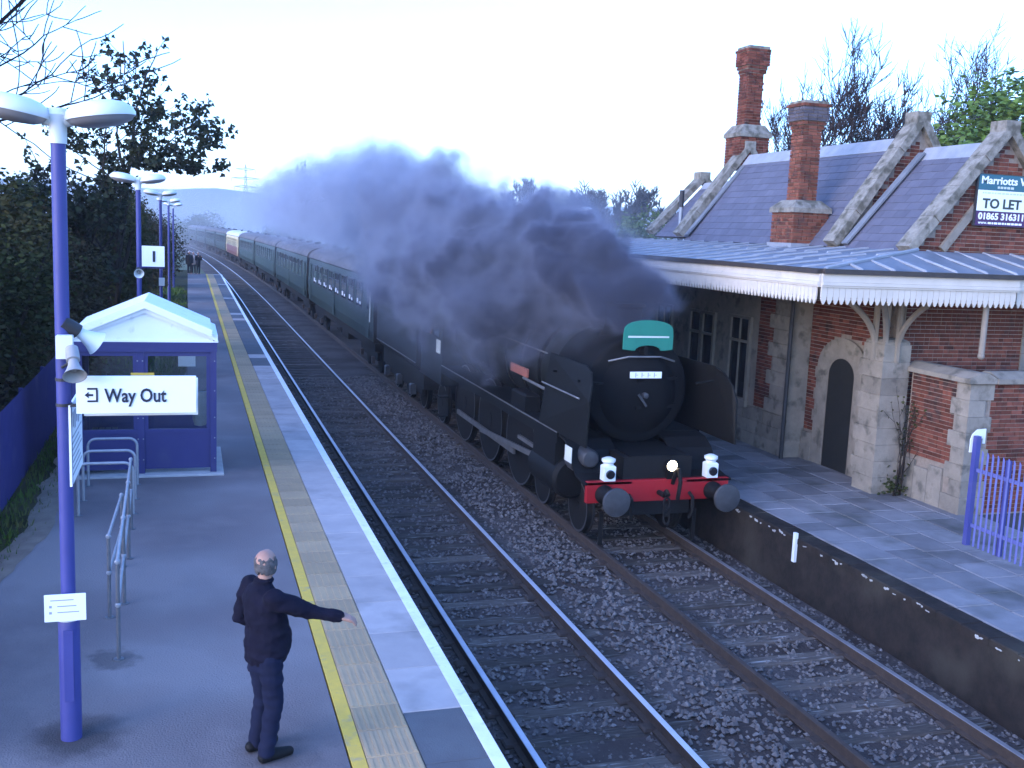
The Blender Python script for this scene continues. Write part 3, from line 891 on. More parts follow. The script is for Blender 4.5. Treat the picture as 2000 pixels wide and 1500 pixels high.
# bay with the windows (stone faced)
BB = 11.90
bay = MB().box(BB, BX - .03, 18.45, 26.0, QZ - .02, 4.45).build('bay_wall', 'stone', house)
for k in range(3):
    for i in range(9):
        stone('ashlar', BB - .012, BB, 18.47 + .84 * i + .2 * (k % 2), 18.47 + .84 * i + .82 + .2 * (k % 2), QZ + .29 * k, QZ + .29 * (k + 1) - .008, bay)
# dark recessed brick strip and quoins at the near end of the bay
pn = MB().box(BB - .008, BB - .001, 19.02, 19.72, 1.62, 4.4).build('brick_panel', 'mortar', bay)
brick_face(pn, (BB - .02, 19.70, 1.62), (0, -1, 0), (-1, 0, 0), .66, 2.75, None)
for k in range(9):
    stone('quoin', BB - .045, BB - .002, 18.44, 18.44 + (.62 if k % 2 else .80), 1.60 + .30 * k, 1.60 + .30 * k + .294, bay)
def window(y0, y1, z0, z1, n):
    wn = MB().box(BB - .09, BB - .002, y0 - .10, y1 + .10, z0 - .16, z0 - .02).build('window', 'stone', house)
    MB().box(BB - .02, BB - .012, y0, y1, z0, z1).build('pane', 'pane_dark', wn)
    f = MB()
    f.box(BB - .07, BB - .003, y0 - .09, y0, z0 - .02, z1 + .06); f.box(BB - .07, BB - .003, y1, y1 + .09, z0 - .02, z1 + .06)
    f.box(BB - .068, BB - .004, y0, y1, z1, z1 + .06); f.box(BB - .068, BB - .004, y0, y1, z0 - .02, z0 + .03)
    zt_ = z0 + (z1 - z0) * .72
    f.box(BB - .060, BB - .005, y0, y1, zt_ - .03, zt_ + .03)
    f.build('frame', 'frame_paint', wn)
    g2 = MB()
    for i in range(1, n):
        yq = y0 + (y1 - y0) * i / n
        g2.box(BB - .05, BB - .006, yq - .018, yq + .018, z0 + .03, z1)
    g2.build('glazing_bar', 'frame_paint', wn)
    return wn
window(20.08, 20.86, 1.68, 3.48, 2)
window(21.72, 22.22, 1.75, 3.44, 1)
window(22.36, 22.86, 1.75, 3.44, 1)
window(24.0, 24.8, 1.75, 3.44, 2)
MB().tube([(BB - .08, 18.36, QZ), (BB - .08, 18.36, 4.4)], .045, 8).build('downpipe', 'dark_metal', house)
# corner pier with timber brackets that carry the canopy
pier = MB().bbox(11.88, 12.42, 15.42, 15.96, QZ - .02, 3.55, .05).build('pier', 'stone', house)
for k in range(9):
    s = .05 if k % 2 else 0
    stone('pier_block', 11.86 - .0, 12.44, 15.40, 15.98 + s * 2, QZ + .305 * k, QZ + .305 * k + .299, pier)
def bracket(dx, dy, reach, name='bracket'):
    pts = []
    for k in range(10):
        a = k / 9
        pts.append((12.14 + dx * (.24 + reach * a ** 2.2), 15.68 + dy * (.24 + reach * a ** 2.2), 3.1 + 1.28 * a ** .8))
    MB().tube(pts, .055, 6).build(name, 'frame_paint', pier, smooth=True)
    MB().tube([(12.14 + dx * .28, 15.68 + dy * .28, 3.15), (12.14 + dx * .28, 15.68 + dy * .28, 4.42)], .055, 6).build('bracket_post', 'frame_paint', pier)
for (dx, dy) in ((-1, 0), (0, -1), (-.75, -.75), (-.6, .6)): bracket(dx, dy, 1.0)
MB().tube([(12.86, 14.15, 3.45), (12.86, 14.15, 4.45)], .05, 8).build('canopy_strut', 'frame_paint', house)
MB().ell((12.86, 14.15, 3.42), (.06, .06, .06), 8, 5).build('strut_knob', 'frame_paint', house)

# screen wall with stone quoins and coping
sw_ = thing('screen_wall', 'low red brick screen wall with pale stone coping and quoined corner', 'wall', (12.9, 14.2, QZ - .03))
MB().box(12.52, 12.86, 13.92, 15.40, QZ - .03, 2.98).build('wall', 'mortar', sw_)
MB().box(12.861, 16.0, 13.92, 14.25, QZ - .03, 2.98).build('wall', 'mortar', sw_)
face1 = MB().box(12.515, 12.519, 13.95, 15.38, 1.5, 2.97).build('brick_face', 'mortar', sw_)
brick_face(face1, (12.508, 15.36, 1.50), (0, -1, 0), (-1, 0, 0), 1.12, 1.47, None)
face2 = MB().box(12.9, 15.9, 13.915, 13.919, QZ, 2.97).build('brick_face', 'mortar', sw_)
brick_face(face2, (12.95, 13.908, QZ), (1, 0, 0), (0, -1, 0), 2.2, 2.25, None, limit=420)
for k in range(7):
    e = .42 if k % 2 else .28
    z = 1.02 + .28 * k
    f_ = .46 if k % 2 == 0 else .30
    stone('quoin', 12.485, 12.52 + f_, 13.885, 13.90 + e, z, z + .274, sw_)
for k in range(3):
    yq = 14.35 + .36 * k
    stone('base_block', 12.470, 12.52, yq, yq + .35, QZ - .02, 1.42 - .10 * (k % 2), sw_)
stone('base_block', 12.475, 12.96, 13.87, 14.34, QZ - .02, 1.015, sw_)
cp = MB()
cp.prism([(12.40, 2.99), (12.97, 2.99), (12.97, 3.07), (12.76, 3.17), (12.61, 3.17), (12.40, 3.07)], 13.82, 15.50, 'y')
cp.build('coping', 'stone', sw_)
MB().prism([(13.80, 2.99), (14.37, 2.99), (14.37, 3.07), (14.16, 3.17), (14.01, 3.17), (13.80, 3.07)], 12.975, 16.1, 'x').build('coping', 'stone', sw_)

# end wall of the house seen above the screen wall
ew = MB().box(BX + .06, 15.9, BY - .012, BY - .006, 2.2, 4.45).build('end_wall', 'mortar', house)
brick_face(ew, (BX + .08, BY - .016, 2.3), (1, 0, 0), (0, -1, 0), 3.3, 2.1, None)
for k in range(6): stone('quoin', 15.15, 15.55 + .12 * (k % 2), BY - .05, BY - .004, 2.3 + .33 * k, 2.3 + .33 * k + .32)

# TO LET board on the gable
lb = thing('letting_board', 'estate agent board in teal, cream and purple reading TO LET on the gable', 'sign', (14.4, BY - .10, 5.62))
SX0, SX1, SY = 13.70, 15.18, BY - .115
MB().box(SX0 - .03, SX1 + .03, SY + .001, SY + .05, 5.65, 6.59).build('backing_board', 'dark_metal', lb)
MB().box(SX0, SX1, SY - .006, SY, 6.30, 6.58).build('header_panel', 'sign_teal', lb)
MB().box(SX0, SX1, SY - .006, SY, 5.925, 6.298).build('centre_panel', 'sign_pale', lb)
MB().box(SX0, SX1, SY - .006, SY, 5.66, 5.923).build('footer_panel', 'sign_purple', lb)
T = lambda s, z, size, w_, m, x=SX0 + .05, b=.004: lettering('lettering', s, size, (x, SY - .008, z), lb, m, bold=b, width=w_)
T('Marriotts W', 6.415, .19, 1.10, 'sign_white', SX0 + .04)
rw = random.Random(3)
def marks(z0, z1, x, x1, m):
    k = MB()
    while x < x1:
        w1 = rw.uniform(.03, .09)
        k.box(x, min(x + w1, x1), SY - .009, SY - .0065, z0, z1)
        x += w1 + .018
    k.build('small_print', m, lb)
marks(6.335, 6.375, SX0 + .42, SX0 + .80, 'sign_faint')
marks(6.235, 6.265, SX0 + .10, SX0 + 1.25, 'sign_faint')
T('TO LET', 5.98, .24, .88, 'sign_ink', SX0 + .12, .008)
T('01865 316311', 5.775, .165, 1.02, 'sign_white', SX0 + .05, .005)
T('www.', 5.69, .075, .20, 'sign_white', SX0 + .06, .001)
marks(5.69, 5.725, SX0 + .28, SX0 + 1.05, 'sign_white')
# ------------------------------------------------------------------ lamp posts
def lamp_post(x, y, base, label, group, wide=True, zt=5.86):
    t = thing('lamp_post', label, 'lamp post', (x, y, base), group)
    if wide:
        MB().lathe([(.082, base), (.082, 1.92), (.075, 1.97), (.055, 2.02)], (x, y, 0), n=20).build('base_column', 'blue_paint', t, smooth=True)
        MB().lathe([(.055, 2.02), (.054, zt - .15)], (x, y, 0), n=18).build('column', 'blue_paint', t, smooth=True)
        MB().box(x - .035, x + .035, y - .088, y - .080, base + .35, base + .95).build('access_door', 'blue_paint', t)
    else:
        MB().lathe([(.075, base), (.072, base + 1.0), (.052, base + 1.1), (.05, zt - .15)], (x, y, 0), n=14).build('column', 'blue_paint', t, smooth=True)
    MB().lathe([(.062, zt - .17), (.066, zt - .02), (.085, zt + .04), (.06, zt + .09)], (x, y, 0), n=18).build('hub', 'lamp_white', t, smooth=True)
    for s in (-1, 1):
        ca, sa = math.cos(R(9)), math.sin(R(9))
        def tilt(vs):
            return [(x + s * (.30 + (q[0]) * ca - q[2] * sa), y + q[1], zt + .05 + q[0] * sa + q[2] * ca) for q in vs]
        def dome(prof, name, m, par):
            mb = MB().lathe(prof, n=28)
            mb.v = tilt([(a * 1.0, b_ * 1.05, c) for a, b_, c in mb.v])
            return mb.build(name, m, par, smooth=True)
        hd = dome([(.255, -.012), (.258, .012), (.240, .055), (.19, .092), (.12, .112), (.02, .118)], 'lamp_head', 'lamp_white', t)
        dome([(.247, -.008), (.225, -.040), (.15, -.068), (.02, -.08)], 'diffuser', 'lamp_under', hd)
        MB().tube([(x + s * .02, y, zt), (x + s * .16, y, zt + .035)], .055, 10).build('arm', 'lamp_white', t, smooth=True)
    return t
lx, ly = -.94, 8.55
LG = 'twin-headed blue lamp posts'
lamp_post(lx, ly, PZ, 'tall blue lamp post with twin white oval heads carrying the Way Out sign', LG)
lamp_post(-1.02, 23.1, PZ - .06, 'blue twin-headed lamp post behind the shelter carrying the number 1 sign', LG, False, 5.9)
for i, y in enumerate((37.7, 52.2, 66.8)):
    lamp_post(-.95, y, PZ - .06, ('blue twin-headed lamp post farther along the platform with a white box on it', 'blue twin-headed lamp post half hidden by hedge leaves', 'last blue twin-headed lamp post before the far platform end')[i], LG, False, 5.95)
lamp_post(12.6, 33.2, QZ - .03, 'twin-headed white lamp rising beyond the station canopy', LG, False, 5.98)
# white box on the third post
tag(MB().bbox(-1.02, -.83, 37.55, 37.63, 2.85, 3.12, .01).build('equipment_box', 'lamp_white'), 'small white equipment box fixed to a distant lamp post', 'box')

# Way Out sign
wo = thing('way_out_sign', 'white Way Out sign board with exit arrow bracketed to the lamp post', 'sign', (-.45, ly - .12, 3.64))
f0 = MB().bbox(-.835, .045, ly - .17, ly - .13, 3.655, 3.945, .004).build('front_board', 'sign_white', wo)
MB().bbox(-.80, .06, ly + .03, ly + .07, 3.60, 3.90, .004).build('rear_board', 'sign_white', wo)
MB().box(-.82, .03, ly - .128, ly + .028, 3.70, 3.74).build('spacer', 'pale_metal', wo)
lettering('lettering', 'Way Out', .150, (-.630, ly - .1735, 3.745), wo, 'sign_navy', bold=.0028, width=.455)
def bars(rects, yq, m, par, name='arrow_symbol'):
    k = MB()
    for (a, b_, c, d) in rects: k.box(a, b_, yq - .004, yq, c, d)
    return k.build(name, m, par)
ax, az = -.775, 3.745
bars([(ax + .02, ax + .094, az + .097, az + .111), (ax + .082, ax + .096, az, az + .0965), (ax + .02, ax + .0815, az, az + .014)], ly - .1702, 'sign_navy', wo)
MB().prism([(ax, az + .055), (ax + .03, az + .08), (ax + .03, az + .063), (ax + .062, az + .063), (ax + .062, az + .047), (ax + .03, az + .047), (ax + .03, az + .030)], ly - .174, ly - .1703, 'y').build('arrow_symbol', 'sign_navy', wo)
for z in (3.70, 3.90):
    MB().lathe([(.061, z - .012), (.061, z + .012)], (lx, ly, 0), n=18).build('clamp_band', 'dark_metal', wo)
    MB().box(lx + .05, -.80, ly - .06, ly - .03, z - .012, z + .012).build('bracket', 'dark_metal', wo)
# side panel on the post, edge on to the tracks
sp = thing('timetable_panel', 'white printed panel fixed edgeways to the lamp post below the Way Out sign', 'sign', (-.90, 8.9, 3.06))
MB().box(-.905, -.888, 8.50, 9.35, 3.05, 3.70).build('panel', 'sign_white', sp)
mk = MB()
for i in range(5):
    mk.box(-.8878, -.8865, 8.62 + .13 * i, 8.70 + .13 * i, 3.50 - .03 * (i % 2), 3.62)
for i in range(7):
    mk.box(-.8878, -.8865, 8.58, 9.28 - .1 * (i % 3), 3.12 + .05 * i, 3.135 + .05 * i)
mk.build('printed_marks', 'sign_grey', sp)
MB().box(-.93, -.90, 8.52, 8.60, 3.15, 3.60).build('bracket', 'dark_metal', sp)
# low notice
nt_ = thing('platform_notice', 'small white printed notice on a collar round the lamp post column', 'sign', (lx, ly - .1, 1.95))
MB().bbox(-1.105, -.80, ly - .118, ly - .102, 1.975, 2.195, .003).build('board', 'sign_white', nt_)
MB().lathe([(.098, 1.955), (.102, 1.965), (.102, 1.995), (.09, 2.005)], (lx, ly, 0), n=20).build('collar', 'lamp_white', nt_)
k = MB()
for i, (a, c) in enumerate(((-1.06, -.89), (-1.01, -.87), (-1.01, -.85))): k.box(a, c, ly - .1195, ly - .1183, 2.145 - .05 * i, 2.153 - .05 * i)
for i in (1, 2): k.box(-1.07, -1.05, ly - .1195, ly - .1183, 2.138 - .05 * i, 2.158 - .05 * i)
k.build('printed_marks', 'sign_grey', nt_)
# control box and horns
tag(MB().bbox(-.975, -.855, ly - .14, ly - .056, 4.075, 4.255, .006).build('control_box', 'lamp_white'), 'white control box on the lamp post between the two horn speakers', 'box')
def horn(name, loc, d, s, label, mbell, group='horn loudspeakers', size=1.0):
    t = thing(name, label, 'loudspeaker', loc, group)
    d = Vector(d).normalized()
    q = d.to_track_quat('Z', 'Y')
    def put(prof, nm, m, par):
        mb = MB().lathe([(r * size, h_ * size) for r, h_ in prof], n=22)
        mb.v = [tuple(Vector(loc) + q @ Vector(v_)) for v_ in mb.v]
        return mb.build(nm, m, par, smooth=True)
    put([(.01, -.12), (.045, -.118), (.05, -.06), (.05, .0), (.035, .005)], 'driver', 'grey_horn' if mbell != 'lamp_white' else 'dark_metal', t)
    mb = [( .035, .005), (.042, .05), (.060, .10), (.084, .145), (.088, .15), (.080, .149), (.055, .10), (.035, .05), (.02, .03)]
    bell = put(mb, 'bell', mbell, t)
    put([(.004, .03), (.028, .035), (.028, .09), (.018, .105), (.004, .11)], 'phase_plug', 'grey_horn', bell)
    MB().tube([loc, s], .012 * size, 8).build('bracket', 'dark_metal', t)
    return t
horn('horn_loudspeaker', (-.845, ly - .22, 4.075), (.12, -.62, -.62), (lx, ly - .05, 4.0), 'grey horn loudspeaker pointing down from the lamp post below the white box', 'grey_horn')
horn('horn_loudspeaker', (-.83, ly + .02, 4.27), (.62, .22, -.45), (lx, ly + .02, 4.30), 'white horn loudspeaker tilted away towards the shelter roof', 'lamp_white', size=1.15)
# number 1 sign with its speaker
n1 = thing('platform_number_sign', 'square white sign with black number 1 on the lamp post', 'sign', (-.73, 23.0, 4.14))
MB().bbox(-.955, -.505, 22.93, 22.98, 4.15, 4.58, .004).build('board', 'sign_white', n1)
lettering('lettering', '1', .30, (-.79, 22.925, 4.26), n1, 'sign_navy', bold=.012)
MB().box(-1.0, -.5, 22.985, 23.03, 4.11, 4.15).build('bracket', 'blue_dark', n1)
horn('horn_loudspeaker', (-1.02, 22.92, 4.05), (.08, -.95, -.25), (-1.02, 23.08, 4.08), 'white horn loudspeaker below the number 1 sign', 'lamp_white', size=1.15)

# ------------------------------------------------------------------ waiting shelter
sh = thing('waiting_shelter', 'blue framed glazed platform shelter with white gabled roof', 'shelter', (-.7, 18.5, PZ))
X0, X1, Y0, Y1, XM = -1.82, .42, 17.6, 19.5, -.72
MB().bbox(X0 - .12, X1 + .12, Y0 - .14, Y1 + .12, PZ - .02, PZ + .035, .01).build('base_slab', 'concrete', sh)
zb_, zt_ = PZ + .036, 3.13
for (px, py) in ((X0, Y0), (X1 - .10, Y0), (X0, Y1 - .1), (X1 - .10, Y1 - .1)):
    MB().box(px, px + .10, py, py + .10, zb_, zt_).build('post', 'shelter_blue', sh)
MB().box(XM - .11, XM + .0, Y0 + .005, Y0 + .09, zb_, zt_).build('post', 'shelter_blue', sh)
for (a, c) in ((X0 + .1, XM - .11), (XM, X1 - .10)):
    MB().box(a + .001, c - .001, Y0 + .03, Y0 + .06, zb_ + .07, 1.64).build('lower_panel', 'shelter_blue', sh)
    MB().box(a + .001, c - .001, Y0 + .015, Y0 + .08, 1.64, 1.71).build('sill_rail', 'shelter_blue', sh)
    MB().box(a + .06, c - .06, Y0 + .04, Y0 + .048, 1.71, 2.93).build('pane', 'shelter_glass', sh)
    MB().box(a + .001, a + .06, Y0 + .02, Y0 + .07, 1.711, 2.929).build('glazing_frame', 'shelter_blue', sh)
    MB().box(c - .06, c - .001, Y0 + .02, Y0 + .07, 1.711, 2.929).build('glazing_frame', 'shelter_blue', sh)
    MB().box(a + .001, c - .001, Y0 + .02, Y0 + .07, 2.93, 3.0).build('glazing_frame', 'shelter_blue', sh)
for a in (X0 + .02, ):
    for (y0, y1) in ((Y0 + .1, Y1 - .1),):
        MB().box(a, a + .04, y0 + .001, y1 - .001, zb_ + .07, 1.64).build('lower_panel', 'shelter_blue', sh)
        MB().box(a + .015, a + .023, y0 + .002, y1 - .002, 1.645, 2.95).build('pane', 'shelter_glass', sh)
for (a, c) in ((X0 + .1, X1 - .1),):
    MB().box(a + .001, c - .001, Y1 - .06, Y1 - .03, zb_ + .07, 1.64).build('lower_panel', 'shelter_blue', sh)
    MB().box(a + .002, c - .002, Y1 - .05, Y1 - .042, 1.645, 2.95).build('pane', 'shelter_glass', sh)
MB().box(X0 - .01, X1 + .01, Y0 - .01, Y0 + .12, 3.0, zt_ + .03).build('header_rail', 'shelter_blue', sh)
MB().box(X1 - .12, X1 + .01, Y0 + .121, Y1, 3.0, zt_ + .03).build('header_rail', 'shelter_blue', sh)
MB().box(X0 - .01, X0 + .12, Y0 + .121, Y1, 3.0, zt_ + .03).build('header_rail', 'shelter_blue', sh)
for px in (XM - .10, XM - .02, X1 - .03):
    for pz in (1.2, 1.55, 1.9, 2.35, 2.85):
        MB().lathe([(.012, 0), (.010, -.008)], (px, Y0 + .004, pz), 'y', n=8).build('bolt', 'pale_metal', sh)
xa_ = (X0 + X1) / 2
gp = MB().prism([(X0 + .06, zt_ + .035), (X1 - .06, zt_ + .035), (X1 - .06, zt_ + .16), (xa_, 3.70), (X0 + .06, zt_ + .16)], Y0 + .02, Y0 + .06, 'y').build('gable_panel', 'roof_white', sh)
for (e, dz, t0, y0) in ((.02, .0, .10, Y0 - .03), (-.07, .10, .12, Y0 - .10)):
    hw = (X1 - X0) / 2 + e
    MB().prism([(xa_ - hw, zt_ + .15 + dz), (xa_, 3.74 + dz), (xa_ + hw, zt_ + .15 + dz), (xa_ + hw, zt_ + .15 + dz - t0), (xa_, 3.74 + dz - t0), (xa_ - hw, zt_ + .15 + dz - t0)], y0, Y1 + .06, 'y').build('roof', 'roof_white', sh)
MB().box(X0 - .03, X1 + .03, Y0 + .0, Y1, zt_ + .031, zt_ + .06).build('fascia', 'roof_white', sh)
bench = thing('bench', 'grey slatted bench seat inside the shelter', 'bench', (-1.3, 18.6, PZ + .04))
for i in range(4): MB().box(-1.66 + .11 * i, -1.57 + .11 * i, 17.9, 19.3, PZ + .46, PZ + .50).build('slat', 'galv', bench)
for y in (18.0, 19.1): MB().box(-1.64, -1.26, y, y + .05, PZ + .036, PZ + .459).build('leg', 'galv', bench)
# litter hoop with clear bag
lbg = thing('litter_bag', 'clear plastic litter bag hanging from a hoop beside the shelter glass', 'litter bag', (.16, 18.0, PZ + .036))
MB().tube([(.16 + .13 * math.cos(a), 18.0 + .13 * math.sin(a), 2.28) for a in [2 * math.pi * i / 14 for i in range(15)]], .012, 6).build('hoop', 'pale_metal', lbg)
mb = MB().lathe([(.02, 1.68), (.09, 1.70), (.125, 1.80), (.135, 2.05), (.128, 2.27)], (.16, 18.0, 0), n=16)
mb.v = [(a + .02 * mnoise.noise(Vector((a * 9, b_ * 9, c * 9))), b_ + .02 * mnoise.noise(Vector((a * 9 + 5, b_ * 9, c * 9))), c) for a, b_, c in mb.v]
mb.build('bag', 'pale_metal', lbg, smooth=True)
MB().tube([(.30, 18.0, PZ + .036), (.30, 18.0, 2.28)], .02, 8).build('stand', 'galv', lbg)
pst = thing('poster_board', 'small white notice standing behind the shelter glass', 'sign', (-.05, 20.6, PZ - .03))
MB().box(-.22, .10, 20.6, 20.62, 2.35, 2.78).build('board', 'sign_white', pst)
MB().tube([(-.06, 20.64, PZ), (-.06, 20.64, 2.7)], .02, 8).build('stand', 'galv', pst)
tag(MB().bbox(-.92, -.56, 17.555, 17.588, 2.52, 2.66, .004).build('warning_sign', 'yellow_paint'), 'small orange sticker plate on the shelter post behind the Way Out sign', 'sign')

# ------------------------------------------------------------------ cycle racks
for i, (yq, xa, xb_) in enumerate(((15.27, -1.52, -.79), (16.10, -1.53, -.80), (17.0, -1.54, -.81))):
    pts = [(xa, yq, PZ)]
    r_ = .12
    ztp = PZ + .76
    pts += [(xa + r_ - r_ * math.cos(math.pi / 2 * k / 6), yq, ztp - r_ + r_ * math.sin(math.pi / 2 * k / 6)) for k in range(7)]
    pts += [(xb_ - r_ + r_ * math.sin(math.pi / 2 * k / 6), yq, ztp - r_ + r_ * math.cos(math.pi / 2 * k / 6)) for k in range(7)]
    pts += [(xb_, yq, PZ)]
    t = thing('cycle_rack', ('galvanised hoop cycle rack next to the steel guard rail', 'middle galvanised hoop cycle rack of the three', 'galvanised hoop cycle rack closest to the shelter front')[i], 'cycle rack', ((xa + xb_) / 2, yq, PZ), 'hoop cycle racks')
    MB().tube(pts, .022, 10).build('hoop', 'pale_metal', t, smooth=True)
    for xq in (xa, xb_): MB().lathe([(.055, PZ), (.055, PZ + .008), (.024, PZ + .010)], (xq, yq, 0), n=14).build('foot_plate', 'galv', t)

# ------------------------------------------------------------------ tubular guard rail
def guard(name, label, xq, posts, h_, rails, dx=0.0):
    t = thing(name, label, 'railing', (xq, posts[0], PZ), 'steel guard rails')
    for i, y in enumerate(posts):
        MB().tube([(xq + dx * i, y, PZ), (xq + dx * i, y, PZ + h_)], .019, 10).build('post', 'galv', t, smooth=True)
        for z in rails:
            MB().ell((xq + dx * i, y, PZ + z), (.029, .033, .029), 10, 6).build('clamp', 'pale_metal', t, smooth=True)
        MB().lathe([(.05, PZ), (.05, PZ + .01), (.026, PZ + .012)], (xq + dx * i, y, 0), n=12).build('foot_plate', 'galv', t)
    for z in rails:
        MB().tube([(xq, posts[0] - .03, PZ + z), (xq + dx * (len(posts) - 1), posts[-1] + .05, PZ + z)], .017, 10).build('rail', 'pale_metal', t, smooth=True)
    return t
guard('guard_rail', 'long galvanised tube guard rail standing on the tarmac by the cycle racks', -.67, (10.07, 11.6, 13.2, 14.5), 1.0, (.55, .98), -.035)
guard('guard_rail', 'shorter galvanised tube rail parallel to the long guard rail', -.83, (11.2, 12.9), .92, (.50, .90), .03)

# ------------------------------------------------------------------ blue palisade fences
pal = MB()
pal.add([(-.033, -.004, 0), (-.012, .012, 0), (.012, .012, 0), (.033, -.004, 0), (-.033, -.004, 1.34), (-.012, .012, 1.38), (.012, .012, 1.38), (.033, -.004, 1.34),
         (-.033, -.007, 0), (.033, -.007, 0), (-.033, -.007, 1.34), (.033, -.007, 1.34)],
        [(0, 1, 5, 4), (1, 2, 6, 5), (2, 3, 7, 6), (8, 10, 11, 9), (8, 0, 4, 10), (3, 9, 11, 7), (4, 5, 6, 7), (4, 7, 11, 10), (8, 9, 3, 0), (0, 3, 2, 1)])
def palisade(x, y0, y1, base, h_, sp_, label, m, face, rails, ang=0.0, postm=None, sx=1.12):
    t = thing('palisade_fence', label, 'fence', (x, y0, base))
    mm = pal.mesh('pale', m)
    n = int((y1 - y0) / sp_)
    for i in range(n + 1):
        y = y0 + sp_ * i
        o = piece('pale', mm, t, (x + ang * (y - y0), y, base + .02), (0, 0, R(90) * face))
        o.scale = (sx, 1, (h_ - .02) / 1.38)
    for z in rails:
        MB().obb((x + ang * (y1 - y0) / 2 + .028 * face, (y0 + y1) / 2, base + z), (.012, (y1 - y0) / 2 + .05, .028), Vector((1, -ang, 0)).normalized(), Vector((ang, 1, 0)).normalized(), (0, 0, 1)).build('rail', m, t)
    y = y0
    while y <= y1 + .1:
        MB().box(x + ang * (y - y0) + .045 * face, x + ang * (y - y0) + .11 * face if face > 0 else x + ang * (y - y0) - .11, y - .03, y + .03, base - .05, base + h_ - .05).build('post', postm or m, t)
        y += 2.6
    return t
palisade(-2.60, 8.0, 24.0, PZ - .05, 1.46, .107, 'blue palisade fence along the grass verge backed by dark hedge', 'blue_dark', -1, (.25, 1.22))
palisade(11.36, 9.2, 12.32, QZ, 1.50, .105, 'blue palisade gate fence in front of the screen wall', 'pale_blue', 1, (.32, 1.18), postm='blue_paint', sx=.55)
gp_ = thing('gate_post', 'blue square gate post with white curved top plate at the fence end', 'gate post', (11.37, 12.42, QZ - .01))
MB().box(11.33, 11.41, 12.36, 12.44, QZ - .01, 2.42).build('post', 'blue_paint', gp_)
MB().prism([(11.29, 2.16), (11.34, 2.16), (11.35, 2.32), (11.40, 2.37), (11.52, 2.37), (11.52, 2.29), (11.56, 2.29), (11.56, 2.52), (11.40, 2.51), (11.32, 2.44), (11.29, 2.36)], 12.446, 12.46, 'y').build('plate', 'lamp_white', gp_)
# white marker plates on the platform edge wall
for (y, z0, z1, lab) in ((13.2, .33, .79, 'white painted marker strip on the platform wall ahead of the engine'), (8.28, .10, .36, 'white marker plate low on the platform wall near the fence')):
    tag(MB().box(8.855, 8.900, y - .035, y + .035, z0, z1).build('edge_marker', 'lamp_white'), lab, 'marker', 'white platform edge markers')

# ------------------------------------------------------------------ people
def limb(mb, pts, rs, n=12, flat=1.0):
    """tapered limb with rounded ends"""
    mb.tube(pts, rs, n)
    for p_, r_ in ((pts[0], rs[0]), (pts[-1], rs[-1])): mb.ell(p_, (r_, r_, r_), 10, 6)
def frame(loc, face):
    f = Vector((math.sin(face), math.cos(face), 0)); s = Vector((f.y, -f.x, 0))      # forward, right-hand side
    L0 = Vector(loc)
    return lambda a, b_, z: tuple(L0 + s * a + f * b_ + Vector((0, 0, z)))
def torso(mb, P, levels, n=18):
    """levels: (z, half width, half depth, forward shift)"""
    vs_, fs_ = [], []
    for (z, hw, hd, fs) in levels:
        for k in range(n):
            a = 2 * math.pi * k / n
            vs_.append(P(hw * math.cos(a), fs + hd * math.sin(a), z))
    m = len(levels)
    for i in range(m - 1):
        for k in range(n): fs_.append((i * n + k, i * n + (k + 1) % n, (i + 1) * n + (k + 1) % n, (i + 1) * n + k))
    fs_ += [tuple(range(n))[::-1], tuple(range((m - 1) * n, m * n))]
    mb.add(vs_, fs_)
def hand(mb, P0, d, up, side, s=1.0, spread=.35):
    """open hand: palm along d, five fingers"""
    d, up, side = Vector(d).normalized(), Vector(up).normalized(), Vector(side).normalized()
    W = Vector(P0)
    mb.obb(W + d * .045 * s, (.045 * s, .036 * s, .013 * s), d, side, up)
    for i, (o, ln) in enumerate(((-.028, .062), (-.010, .072), (.010, .068), (.027, .052))):
        b0 = W + d * .085 * s + side * o * s
        dd = (d + side * (o / .03) * spread * .45 - up * (.25 + .1 * i)).normalized()
        k1 = b0 + dd * ln * .5 * s
        dd2 = (dd - up * .45).normalized()
        limb(mb, [tuple(b0), tuple(k1), tuple(k1 + dd2 * ln * .5 * s)], [.0095 * s, .009 * s, .0075 * s], 7)
    t0 = W + d * .025 * s - side * .032 * s
    t1 = t0 + (d * .6 - side * .7 - up * .25).normalized() * .036 * s
    limb(mb, [tuple(t0), tuple(t1), tuple(t1 + (d * .9 - side * .2 - up * .3).normalized() * .03 * s)], [.012 * s, .011 * s, .009 * s], 7)
def head(mb, P, z, fwd, tilt=0, s=1.0):
    mb.ell(P(0, .005 + fwd, z), (.078 * s, .078 * s, .115 * s), 16, 10)
    mb.ell(P(0, -.020 + fwd, z + .022), (.080 * s, .080 * s, .092 * s), 16, 10)
    mb.ell(P(0, .030 + fwd, z - .065), (.052 * s, .052 * s, .05 * s), 12, 8)
    mb.ell(P(0, .098 * s + fwd, z - .022), (.014, .016, .024), 8, 6)      # nose
    mb.ell(P(0, .074 * s + fwd, z - .062), (.024, .014, .010), 8, 6)      # mouth
    for q in (-1, 1):
        mb.ell(P(q * .080 * s, -.002 + fwd, z - .012), (.014, .016, .032), 8, 6)   # ears
        mb.ell(P(q * .030 * s, .080 * s + fwd, z + .004), (.015, .010, .010), 8, 6)  # brow and eyes

